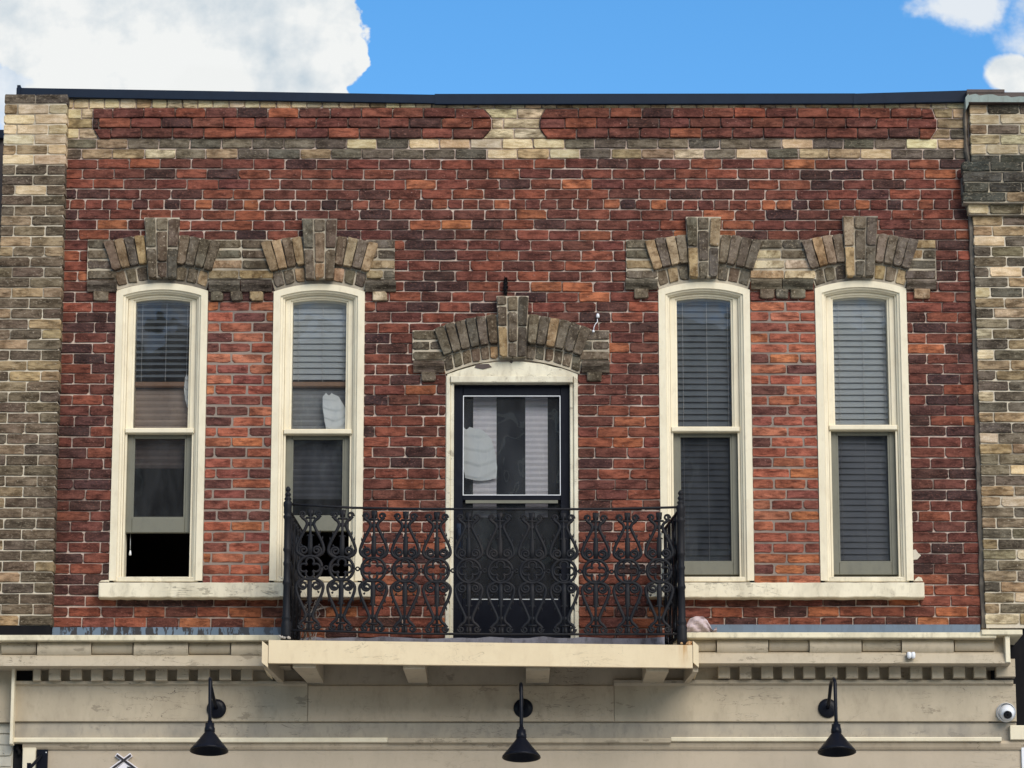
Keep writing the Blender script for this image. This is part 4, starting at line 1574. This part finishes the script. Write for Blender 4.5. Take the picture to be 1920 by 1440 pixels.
def lyre(h0, h1):
    """one lyre of the baluster from the ring (z=h0) to the rail (z=h1), pixel units, z up"""
    mb = MB()
    H = h1 - h0
    for s in (-1, 1):
        body = [(3, 1), (12, 2), (22, 8), (25.5, 17), (22, 32), (15, 48), (8.5, 63), (6.5, 70), (8.5, 77), (14, 82), (19.5, 88)]
        body = [(s * x, h0 + z * H / 100) for x, z in body]
        ln = smooth_line(body, 5)
        rad = [(3.3 if 4 < i < len(ln) - 4 else 2.8) * U for i in range(len(ln))]
        mb.tube([(x * U, 0, z * U) for x, z in ln], rad, 6, flat=.008)
        # big inward spiral at the foot
        sp = spiral(s * 12.5 * U, (h0 + 13) * U, 9.5 * U, 2.0 * U, -pi / 2 if s > 0 else -pi / 2, (-pi / 2 - 3.3 * pi) if s < 0 else (-pi / 2 + 3.3 * pi), 26)
        mb.tube(sp, [2.6 * U] * len(sp), 6, flat=.007)
        # small outward curl under the rail
        sp = spiral(s * 15 * U, (h1 - 9) * U, 6.2 * U, 1.6 * U, -.2 if s > 0 else pi + .2, (-.2 + 2.6 * pi) if s > 0 else (pi + .2 - 2.6 * pi), 20)
        mb.tube(sp, [2.3 * U] * len(sp), 6, flat=.007)
        # barbs of the leaf along the outer edge
        for (x, z, dx, dz) in ((20.5, 36, 4, 8), (15.5, 48, 4, 8), (18, 27, -4, -4)):
            zz = h0 + z * H / 100
            mb.tube([(s * x * U, 0, zz * U), (s * (x + dx * .6) * U, 0, (zz + dz * .45) * U), (s * (x + dx * .7) * U, 0, (zz + dz) * U)], [2.4 * U, 1.7 * U, .5 * U], 5, flat=.005)
    # central stem with a bud and a collar
    mb.tube([(0, 0, (h0 + 1) * U), (0, 0, (h0 + .20 * H) * U), (0, 0, (h0 + .46 * H) * U), (0, 0, (h0 + .50 * H) * U), (0, 0, (h1 - 2) * U)],
            [4.2 * U, 4.9 * U, 4.4 * U, 2.4 * U, 2.4 * U], 8, flat=.007)
    for s in (-1, 1):
        mb.tube([(0, 0, (h0 + .42 * H) * U), (s * 5 * U, 0, (h0 + .47 * H) * U), (s * 7.5 * U, 0, (h0 + .45 * H) * U)], [2 * U, 1.5 * U, .5 * U], 5, flat=.005)
    mb.tube([(-9 * U, 0, (h0 + .83 * H) * U), (9 * U, 0, (h0 + .83 * H) * U)], [2.2 * U, 2.2 * U], 6, flat=.009)
    mb.tube([(0, 0, (h0 + .86 * H) * U), (0, 0, (h1 + 1) * U)], [5 * U, 6 * U], 8, flat=.006)
    mb.tube([(0, 0, (h0 + .66 * H) * U), (0, 0, (h0 + .74 * H) * U)], [5.5 * U, 4.5 * U], 8, flat=.006)
    return mb


UP, LO = 111, 120
up = lyre(20, UP)
dn = lyre(20, LO)
dn.v = [(-x, y, -z) for (x, y, z) in dn.v]
ring = MB()
cir = [(22.5 * U * cos(2 * pi * k / 32), 0, 22.5 * U * sin(2 * pi * k / 32)) for k in range(33)]
ring.tube(cir, [3.2 * U] * 33, 6, flat=.009)
quat = MB()
for k in range(4):
    a = k * pi / 2
    cxq, czq = 11.5 * U * cos(a), 11.5 * U * sin(a)
    pp = [(cxq + 7.6 * U * cos(a + t), 0, czq + 7.6 * U * sin(a + t)) for t in [(-2.45 + 4.9 * j / 16) for j in range(17)]]
    quat.tube(pp, [2.4 * U] * 17, 6, flat=.007)
link = MB()
cir = [(30 * U + 3.4 * U * cos(2 * pi * k / 12), 0, 3.4 * U * sin(2 * pi * k / 12)) for k in range(13)]
link.tube(cir, [1.5 * U] * 13, 5, flat=.006)
link.tube([(23 * U, 0, 0), (27 * U, 0, 0)], [2 * U] * 2, 6, flat=.006)
link.tube([(33 * U, 0, 0), (37 * U, 0, 0)], [2 * U] * 2, 6, flat=.006)
M_UP = mesh_of('lyre', up.v, up.f, 'iron', True)
M_DN = mesh_of('lyre', dn.v, dn.f, 'iron', True)
M_RING = mesh_of('ring', ring.v, ring.f, 'iron', True)
M_QUAT = mesh_of('quatrefoil', quat.v, quat.f, 'iron', True)
M_LINK = mesh_of('link', link.v, link.f, 'iron', True)


def baluster(loc, rz, with_link=True):
    o = bpy.data.objects.new('baluster', M_RING)
    COL.objects.link(o)
    o.location = loc
    o.rotation_euler = (0, rg.uniform(-.012, .012), rz)
    attach(o, railing)
    for nm, me in (('lyre', M_UP), ('lyre', M_DN), ('quatrefoil', M_QUAT)) + ((('link', M_LINK),) if with_link else ()):
        c = bpy.data.objects.new(nm, me)
        COL.objects.link(c)
        c.parent = o


for k in range(12):
    px_ = 581 + 59.55 * k
    py_ = 1064.5 + 7.0 * (1 - ((k - 7.5) / 7.5) ** 2) + (.6 if k > 8 else 0)
    X, Z = W(px_, py_, YRAIL)
    baluster((X, YRAIL, Z), 0, k < 11)
xpl, xpr = WX(538, 1060, YRAIL), WX(1277.5, 1060, YRAIL)
zrl, zrr = WZ(950, YRAIL), WZ(953, YRAIL)
YW = -.02
swl, swr = WX(566, 1060, YW), WX(1243, 1060, YW)
for s, xp, xw in ((0, xpl, swl), (1, xpr, swr)):
    for k in range(4):
        t = (k + .55) / 4.1
        zc_ = WZ(1067, YRAIL)
        baluster((xp + (xw - xp) * t, YRAIL + (YW - YRAIL) * t, zc_), pi / 2, False)
rails = MB()
line = [(548, 945.5), (600, 948.5), (660, 952), (760, 954), (960, 955), (1120, 954.5), (1200, 953), (1272, 951)]
rails.tube([(*((lambda q: (q[0], YRAIL, q[1]))(W(x, y, YRAIL))),) for x, y in line], .0085, 8)
rails.obj('top_rail', 'iron', railing, True)
r2 = MB()
line = [(542, 1182), (640, 1184), (760, 1188), (960, 1189.5), (1272, 1189)]
r2.tube([(*((lambda q: (q[0], YRAIL, q[1]))(W(x, y, YRAIL))),) for x, y in line], .008, 8)
r2.obj('bottom_rail', 'iron', railing, True)
for xp, xw in ((xpl, swl), (xpr, swr)):
    zt_, zb_ = WZ(953, YRAIL), WZ(1186, YRAIL)
    MB().tube([(xp, YRAIL, zt_), (xw, YW, zt_ - .02)], .011, 8).obj('side_rail', 'iron', railing, True)
    MB().tube([(xp, YRAIL, zb_), (xw, YW, zb_)], .011, 8).obj('side_rail', 'iron', railing, True)
for xp, xw in ((xpl, swl), (xpr, swr)):
    for k in range(9):
        t = (k + .6) / 9.6
        x_, y_ = xp + (xw - xp) * t, YRAIL + (YW - YRAIL) * t
        MB().tube([(x_, y_, WZ(1186, YRAIL)), (x_, y_, WZ(953, YRAIL) - .01)], .007, 6).obj('side_bar', 'iron', railing, True)
# corner posts, turned, with finials
for xpx, ytop, ybot in ((538.0, 907, 1201), (1277.5, 914, 1210)):
    sc = (ybot - ytop) / 294.0
    base = WZ(ybot, YRAIL)
    X = WX(xpx, 1060, YRAIL)

    def pz(y):
        return (294 - (y - 907)) * sc * U

    prof = [(.6, 907), (2.6, 908.5), (4.6, 911.5), (5.2, 914), (3.2, 917), (2.8, 918.5), (5.0, 920.5), (6.0, 923), (4.6, 926), (3.6, 927.5), (6.6, 930), (7.0, 932), (5.0, 934.5),
            (8.2, 938), (8.4, 944), (7.4, 948), (7.6, 958), (6.2, 961), (8.2, 964), (8.2, 967), (6.4, 970), (6.4, 1024), (7.6, 1027), (7.6, 1030), (6.0, 1033), (5.6, 1050), (7.0, 1054),
            (6.8, 1057), (5.8, 1060), (6.4, 1086), (7.8, 1090), (7.8, 1093), (6.2, 1096), (7.0, 1152), (8.6, 1157), (8.6, 1160), (7.2, 1163), (8.6, 1167), (9.2, 1171), (9.4, 1190), (9.8, 1201)]
    MB().lathe([(r * U, pz(y)) for r, y in prof], (X, YRAIL, base), 14).obj('post', 'iron', railing, True)

# ------------------------------------------------------------------ gooseneck lamps
def lamp(disc, arm_top, shade, label):
    yw = YFAS - .012
    dX, dZ = W(disc[0], disc[1], yw)
    yl = yw - .44
    sX, sZ = W(shade[0], shade[1], yl)            # top of the cone
    t = thing('wall_lamp', label, 'lamp', (dX, yw, dZ), 'gooseneck lamps along the shop fascia')
    u = 1.0 / 267
    mb = MB()
    nseg = 24
    prof = [(0.2 * u, -.022), (9 * u, -.022), (16 * u, -.016), (18 * u, -.008), (18 * u, 0)]
    v, f = [], []
    for r, yy in prof:
        for k in range(nseg):
            a = 2 * pi * k / nseg
            v.append((dX + r * cos(a), yw + yy, dZ + r * sin(a)))
    for i in range(len(prof) - 1):
        for k in range(nseg):
            l = (k + 1) % nseg
            f.append((i * nseg + k, i * nseg + l, (i + 1) * nseg + l, (i + 1) * nseg + k))
    mb.add(v, f).obj('mounting_plate', 'black_paint', t, True)
    aX, aZ = W(arm_top[0], arm_top[1], yw - .28)
    pts = [(dX, yw - .01, dZ)]
    for k in range(1, 8):
        q = k / 7
        pts.append((dX + (aX - dX) * q * .9, yw - .01 - .20 * q ** .8, dZ + (aZ - dZ) * (q ** 1.1)))
    for k in range(1, 9):
        a = pi * k / 8
        cy = (yw - .21 + yl) / 2
        ry = (yw - .21 - yl) / 2
        pts.append((aX * (1 - k / 8 * .9) + sX * (k / 8 * .9), cy + ry * cos(a), aZ + .035 * sin(a) - .01 * k / 8))
    pts.append((sX, yl, sZ + .10))
    pts.append((sX, yl, sZ + .055))
    MB().tube(pts, .0125, 10).obj('gooseneck_arm', 'black_paint', t, True)
    MB().lathe([(4.5 * u, .075), (5 * u, .060), (8 * u, .058), (8.6 * u, .030), (9.5 * u, .026), (9.8 * u, .0), (8.6 * u, -.004)], (sX, yl, sZ), 20).obj('socket', 'black_paint', t, True)
    h = 38 * u
    outer = [(8 * u, .0), (9.2 * u, -.006), (14 * u, -.03), (24 * u, -.078), (31.5 * u, -.112), (34.5 * u, -.126), (35.2 * u, -.136)]
    inner = [(34.2 * u, -.137), (33 * u, -.126), (24 * u, -.085), (8 * u, -.012), (.5 * u, -.012)]
    sh = MB().lathe(outer + inner, (0, 0, 0), 32)
    o = sh.obj('lamp_shade', 'black_paint', t, True)
    o.location = (sX, yl, sZ)
    o.rotation_euler = (radians(-7), 0, 0)
    return t


lamp((406, 1329), (393, 1283), (393, 1372), 'black gooseneck lamp on the fascia under the window by the pale pilaster')
lamp((981, 1328), (976, 1293), (977.5, 1384), 'black gooseneck lamp in the middle, below the balcony')
lamp((1552, 1328), (1559, 1284), (1568, 1374), 'black gooseneck lamp on the fascia beside the security camera')

# ------------------------------------------------------------------ small things on the front
yw = YFAS - .012
X, Z = W(1886, 1336, yw)
camt = thing('security_camera', 'white dome security camera at the end of the beige fascia', 'camera', (X, yw, Z))


def disc_y(mb, X, y0, Z, prof, nseg=24, tilt=None):
    v, f = [], []
    for r, yy in prof:
        for k in range(nseg):
            a = 2 * pi * k / nseg
            q = Vector((r * cos(a), yy, r * sin(a)))
            if tilt:
                q = tilt @ q
            v.append((X + q.x, y0 + q.y, Z + q.z))
    for i in range(len(prof) - 1):
        for k in range(nseg):
            l = (k + 1) % nseg
            f.append((i * nseg + k, i * nseg + l, (i + 1) * nseg + l, (i + 1) * nseg + k))
    f.append(tuple(range(nseg)))
    mb.add(v, f)


m = MB()
disc_y(m, X, yw, Z, [(.060, -.030), (.067, -.020), (.068, 0)])
m.obj('base', 'white_plastic', camt, True)
tl = Matrix.Rotation(radians(24), 3, 'X') @ Matrix.Rotation(radians(-4), 3, 'Z')
m = MB()
disc_y(m, X + .004, yw - .03, Z, [(.030, -.075), (.040, -.070), (.050, -.045), (.054, -.015), (.05, 0.01)], tilt=tl)
m.obj('housing', 'white_plastic', camt, True)
m = MB()
disc_y(m, X + .004, yw - .03, Z, [(.005, -.078), (.026, -.078), (.029, -.074)], tilt=tl)
m.obj('lens', 'lens_black', camt, True)

# twin white lamp-holder on the cornice
y = -.43
X, Z = W(1708, 1229, y)
tw = thing('twin_light_holder', 'small white twin light holder on the cornice board', 'light fitting', (X, y, Z))
for s in (-1, 1):
    m = MB().lathe([(.004, .022), (.012, .02), (.016, .008), (.015, -.012), (.010, -.022), (.003, -.025)], (X + s * .014, y - .014, Z), 12)
    m.obj('holder', 'white_plastic', tw, True)
MB().bbox(X - .03, X + .03, y - .008, y + .02, Z - .006, Z + .026, .003).obj('plate', 'rough_board', tw)

# white hook and wire on the wall by the door hood
y = -.03
X, Z = W(1121, 592, y)
hk = thing('wall_hook', 'white hook with a short wire beside the door hood', 'hook', (X, y, Z))
MB().lathe([(.002, .02), (.009, .016), (.013, .002), (.012, -.010), (.004, -.014)], (X, y + .01, Z), 10).obj('hook_head', 'white_plastic', hk, True)
w1 = [W(a, b, y) for a, b in ((1120, 598), (1120.5, 603), (1116, 608), (1113.5, 614), (1113, 622))]
MB().tube([(q[0], y, q[1]) for q in w1], .0032, 6).obj('wire', 'white_plastic', hk, True)
q = W(1112.5, 621, y - .02)
MB().lathe([(.002, .009), (.009, .004), (.009, -.006), (.002, -.01)], (q[0], y - .02, q[1]), 8).obj('wire_end', 'white_plastic', hk, True)

# black fluffy birds' nest stub above the door keystone
y = -.02
X, Z = W(948, 538, y)
v, f = [], []
stub = MB()
for k in range(70):
    a = rg.uniform(0, 2 * pi)
    zz = rg.uniform(-.075, .075)
    r = .022 * (1 - abs(zz) / .11)
    stub.tube([(X + r * .4 * cos(a), y + .008 + r * .2 * sin(a), Z + zz), (X + r * cos(a) * 1.1, y - .012 + r * .8 * sin(a), Z + zz + rg.uniform(-.012, .014))], [.005, .0012], 4)
stub.lathe([(.004, .07), (.012, .04), (.014, 0), (.010, -.06), (.005, -.075)], (X, y + .006, Z), 8)
o = stub.obj('brush_stub', 'tarry_black')
tag(o, 'black bristly stub fixed above the door keystone', 'brush')

# lilac sealing foam at the railing corner
X0 = WX(1288, 1170, -.03)
X1 = WX(1344, 1170, -.03)
v, f = [], []
nx, nz = 16, 8
for i in range(nx + 1):
    for k in range(nz + 1):
        u, t = i / nx, k / nz
        hgt = (sin(pi * min(1, u * 1.15 + .04)) ** .5) if u < .86 else sin(pi * min(1, u * 1.15 + .04)) ** .5
        hgt = max(.04, (1 - abs(2 * u - .75) ** 2.6)) if u < .9 else .25
        zz = WZ(1185, -.03) + (WZ(1155, -.03) - WZ(1185, -.03)) * t * hgt
        v.append((X0 + (X1 - X0) * u + rg.uniform(-.003, .003), -.02 - .045 * sin(pi * min(.98, t * .9 + .06)) * (.5 + .5 * hgt) + .014 * sin(14 * u + 9 * t) + .009 * sin(23 * t - 11 * u), zz + rg.uniform(-.003, .003)))
for i in range(nx):
    for k in range(nz):
        q = i * (nz + 1) + k
        f.append((q, q + nz + 1, q + nz + 2, q + 1))
o = MB().add(v, f).obj('sealing_foam', 'lilac_foam', None, True)
tag(o, 'lilac lump of sealing foam at the foot of the wall beside the railing post', 'foam')

# rusty crust and leaf litter at the two post feet
for (px_, py_, mname, lab, nm, cat) in ((1286, 1207, 'rust', 'rusty orange crust at the foot of the railing post above the rust stain', 'rust_crust', 'rust'),
                                       (534, 1196, 'dry_twig', 'dry brown leaf litter at the foot of the railing post near the pilaster', 'leaf_litter', 'litter')):
    X, Z = W(px_, py_, YB + .02)
    m = MB()
    for k in range(14):
        a, b = rg.uniform(-.035, .04), rg.uniform(-.008, .012)
        r = rg.uniform(.006, .014)
        m.lathe([(.001, r), (r * .8, r * .5), (r, 0), (r * .7, -r * .6)], (X + a, YB + .02 + rg.uniform(-.01, .02), Z + b), 7)
    tag(m.obj(nm, mname), lab, cat)
X, Z = W(1279, 1212, YB)

# dry vine inside the left end of the railing
vine = MB()
for k in range(12):
    px0, py0 = rg.uniform(565, 590), 1203
    pts = []
    for j in range(7):
        q = j / 6
        px_ = px0 + rg.uniform(-7, 8) + q * rg.uniform(-6, 20)
        py_ = py0 - q * rg.uniform(60, 95)
        yy = -.35 + rg.uniform(-.2, .2)
        X, Z = W(px_, py_, yy)
        pts.append((X, yy, Z))
    vine.tube(pts, [.0035 - .0022 * j / 6 for j in range(7)], 5)
tag(vine.obj('dry_vine', 'dry_twig', None, True), 'dry leafless vine stems inside the corner of the balcony', 'vine')

# cut-out shop sign whose top reaches into the frame: black crossed sticks with a white edge
y = -.196
X, Z = W(233, 1430, y)
sg = thing('shop_sign', 'cut-out sign with black crossed sticks and white edging on the beige panel', 'sign', (X, y, Z))


def bar(mb, a, b, w, y0, y1):
    A, B = Vector(W(*a, y0)), Vector(W(*b, y0))
    d = (B - A).normalized()
    n = Vector((-d.y, d.x)) * w / 267 / 2
    A2, B2 = A - d * w / 267 * .3, B + d * w / 267 * .3
    pts = [A2 - n, B2 - n, B2 + n, A2 + n]
    area = sum(pts[i].x * pts[(i + 1) % 4].y - pts[(i + 1) % 4].x * pts[i].y for i in range(4))
    if area < 0:
        pts = pts[::-1]
    mb.prism([(q.x, q.y) for q in pts], y0, y1)


m = MB(); bar(m, (219.5, 1416), (262, 1447), 7.5, y, -.181); m.obj('sign_edge', 'sign_white', sg)
m = MB(); bar(m, (244.5, 1416), (202, 1447), 7.5, y - .003, -.182); m.obj('sign_edge', 'sign_white', sg)
m = MB(); bar(m, (219.5, 1416), (262, 1447), 3.4, y - .010, y - .004); m.obj('stick', 'sign_black', sg)
m = MB(); bar(m, (244.5, 1416), (202, 1447), 3.4, y - .013, y - .005); m.obj('stick', 'sign_black', sg)
MB().prism([W(206, 1452, y - .004), W(258, 1452, y - .004), W(233, 1429, y - .004)], y - .004, -.183).obj('sign_field', 'sign_white', sg)
MB().prism([W(238, 1437, y - .008), W(246, 1439, y - .008), W(252, 1446, y - .008), W(243, 1443, y - .008), W(239, 1440, y - .008)], y - .008, y - .0045).obj('figure', 'sign_black', sg)

# black bracket of a hanging sign at the corner board
y = -.215
bk = thing('sign_bracket', 'black iron bracket on the beige panel by the corner board', 'bracket', (*W(78, 1430, y)[:1], y, W(78, 1430, y)[1]))
MB().bbox(WX(68.5, 1420, y), WX(89, 1420, y), y, -.181, WZ(1475, y), WZ(1405, y), .004).obj('back_plate', 'black_paint', bk)
pts = [W(a, b, y - .03) for a, b in ((76, 1416), (70, 1428), (62, 1441), (55, 1452))]
MB().tube([(q[0], y - .01 - .06 * i, q[1]) for i, q in enumerate(pts)], .012, 8).obj('stay', 'black_paint', bk, True)
MB().bbox(WX(51, 1435, y - .2), WX(58, 1435, y - .2), y - .22, y - .18, WZ(1470, y - .2), WZ(1431, y - .2), .003).obj('arm_end', 'black_paint', bk)
X, Z = W(86.5, 1411, y)
MB().lathe([(.001, .005), (.005, .002), (.005, -.002), (.001, -.005)], (X, y - .002, Z), 8).obj('screw', 'white_plastic', bk)
# loose black cable end in the gap
m = MB()
pts = [W(a, b, -.16) for a, b in ((35, 1398), (33, 1404), (37, 1410), (35, 1416))]
m.tube([(q[0], -.17, q[1]) for q in pts], .012, 7)
tag(m.obj('cable_end', 'tarry_black', None, True), 'short black cable end in the gap by the corner board', 'cable')

# edge of a white sign beyond the panel
y = -.20
m = MB().bbox(WX(1915.5, 1420, y), WX(1990, 1420, y), y, -.181, WZ(1500, y), WZ(1393, y), .003)
tag(m.obj('white_sign', 'white_plastic'), 'edge of a plain white sign below the security camera', 'sign')

# ------------------------------------------------------------------ neighbour on the right: pale brick wall with a corbelled capital
YN = -.055
nx0 = WX(1821, 300, YN)
nx1 = WX(2100, 300, YN)
nb = thing('pale_brick_building', 'neighbouring pale sooty brick wall with a dark corbelled capital', 'building', ((nx0 + nx1) / 2, YN, 0))
ncore = MB().box(nx0 + .006, nx1, YN + .0085, .4, WZ(1177, YN), WZ(192, YN)).obj('wall', 'mortar_tan', nb)
NPAL_TOP = [(6, TANCLEAN), (2, TANMID), (1.5, GREYSOOT)]
NPAL = [(2.2, TANMID), (2.6, [(.34, .27, .17), (.40, .32, .205), (.30, .25, .165)]), (2.6, GREYSOOT), (1.2, TANCLEAN)]
zt = WZ(196, YN)
proj = {6: .085, 7: .078, 8: .072, 9: .09, 10: .040}
for i in range(60):
    z1 = zt - i * COURSE
    z0 = z1 - COURSE + JOINT
    if z0 < WZ(1178, YN):
        break
    pr = proj.get(i, 0)
    off = (0 if i % 2 else PITCHX * .52) + rg.uniform(-.02, .02)
    x = nx0 - pr * .9
    cuts = [x]
    x = nx0 + off
    if off < .05:
        x += PITCHX
    while x < nx1 - .1:
        cuts.append(x)
        x += PITCHX + .008
    for k, (a, b) in enumerate(zip(cuts[:-1], cuts[1:])):
        if i in (5, 6, 7, 8, 9):
            c = pick(rg, [(1, [(.10, .10, .08), (.13, .125, .10), (.085, .085, .075)]), (.25 if i > 7 else .05, TANMID)])
        else:
            c = pick(rg, NPAL_TOP if i < 5 else NPAL)
        L = b - a
        kind = 'tan_stretcher' if L > PITCHX * .8 else 'tan_header'
        place_brick('brick', kind, SL if kind == 'tan_stretcher' else PITCHX / 2 - JOINT, SH, a + (0 if k == 0 else JOINT * .6), b - JOINT * .6, z0 + rg.uniform(-.002, .002), z1 + rg.uniform(-.002, .002),
                    YN - pr + rg.uniform(-.003, .003), c, ncore, rg)
    if pr:
        MB().box(nx0 - pr * .9 + .006, nx1, YN - pr + .012, YN + .02, z0 - JOINT + .001, z1 - .001).obj('corbel_core', 'mortar_dirty', nb)
# its cap: green paint worn to dark metal
y = YN - .05
x0, x1 = WX(1813, 180, y), nx1
MB().box(x0, x1, y, .4, WZ(192, y), WZ(173, y)).obj('parapet_cap', 'rusty_dark', nb)
nn = 36
tp = [W(1813 + 300 * k / nn, 183 - 3.5 * abs(sin(k * .9)) - (3 if k < 8 else 0) + max(0, k - 8) * .25 + rg.uniform(-1, 1), y - .003) for k in range(nn + 1)]
MB().prism([W(1813, 191, y - .003), W(2113, 192, y - .003)] + tp[::-1], y - .003, y).obj('worn_paint', 'green_metal', nb)
MB().box(x0, WX(1884, 180, y - .01), y - .006, .4, WZ(174, y), WZ(168, y)).obj('cap_flange', 'rusty_dark', nb)
MB().prism([W(1811, 206, y), W(1816, 196, y), W(1816, 176, y), W(1810, 183, y)], y - .006, .02).obj('cap_return', 'green_metal', nb)
# black gap and shop front below
MB().box(WX(1860, 1300, -.02), nx1, -.02, .3, 0, WZ(1178, -.02)).obj('dark_shop_front', 'tarry_black', nb)

# neighbour on the left: dark wall far back and a painted brick pier at street level
lb = thing('dark_brick_building', 'sliver of dark brick building beyond the pale pilaster', 'building', (XL - 2.4, .6, 0))
y = .6
x1 = WX(9, 300, y)
MB().box(x1 - 3, x1 + .3, y, 3, WZ(1172, y), WZ(262, y)).obj('wall', 'rusty_dark', lb)
MB().box(x1 - 3, x1 - .01, y - .05, 3, WZ(262, y), WZ(247, y)).obj('parapet_cap', 'slate_metal', lb)
y = -.16
pr = thing('painted_pier', 'cracked cream painted brick pier at the corner of the shop front', 'pier', (WX(0, 1350, y) - .3, y, 0))
MB().box(WX(-160, 1350, y), WX(26, 1350, y), y + .012, .1, 0, WZ(1250, y)).obj('core', 'painted_brick', pr)
zt = WZ(1254, y)
for i in range(16):
    z1 = zt - i * COURSE
    cuts = [-160, -90, -33, 25] if i % 2 else [-160, -120, -62, -4, 25]
    for a, b in zip(cuts[:-1], cuts[1:]):
        v_, f_ = brick_geo(rect(WX(a, 1350, y) + .002, WX(b, 1350, y) - .002, z1 - COURSE + .005, z1), y + rg.uniform(-.002, .002), .05, rg=rg)
        o = bpy.data.objects.new('brick', mesh_of('brick', v_, f_, 'painted_brick'))
        COL.objects.link(o)
        attach(o, pr)

# ------------------------------------------------------------------ building across the street (seen only mirrored in the panes)
YO = -34.0
ob = thing('street_building', 'brick building across the street, mirrored in the window panes', 'building', (0, YO, 0))
om = MB().box(-16, 16, YO - 6, YO, 0, 16.3).obj('wall', 'rusty_dark', ob)
MB().bbox(-16.2, 16.2, YO - .2, YO + .35, 16.3, 16.8, .02).obj('cornice', 'beige_board', ob)
for k in range(9):
    for zz in (5.2, 9.0, 12.8):
        xx = -13.6 + k * 3.4
        w_ = MB().box(xx - .55, xx + .55, YO, YO + .06, zz, zz + 2.3).obj('window', 'cream_paint', ob)
        MB().box(xx - .42, xx + .42, YO + .062, YO + .07, zz + .13, zz + 2.17).obj('pane', 'lens_black', w_)

scene.cycles.max_bounces = 8
scene.cycles.transparent_max_bounces = 12
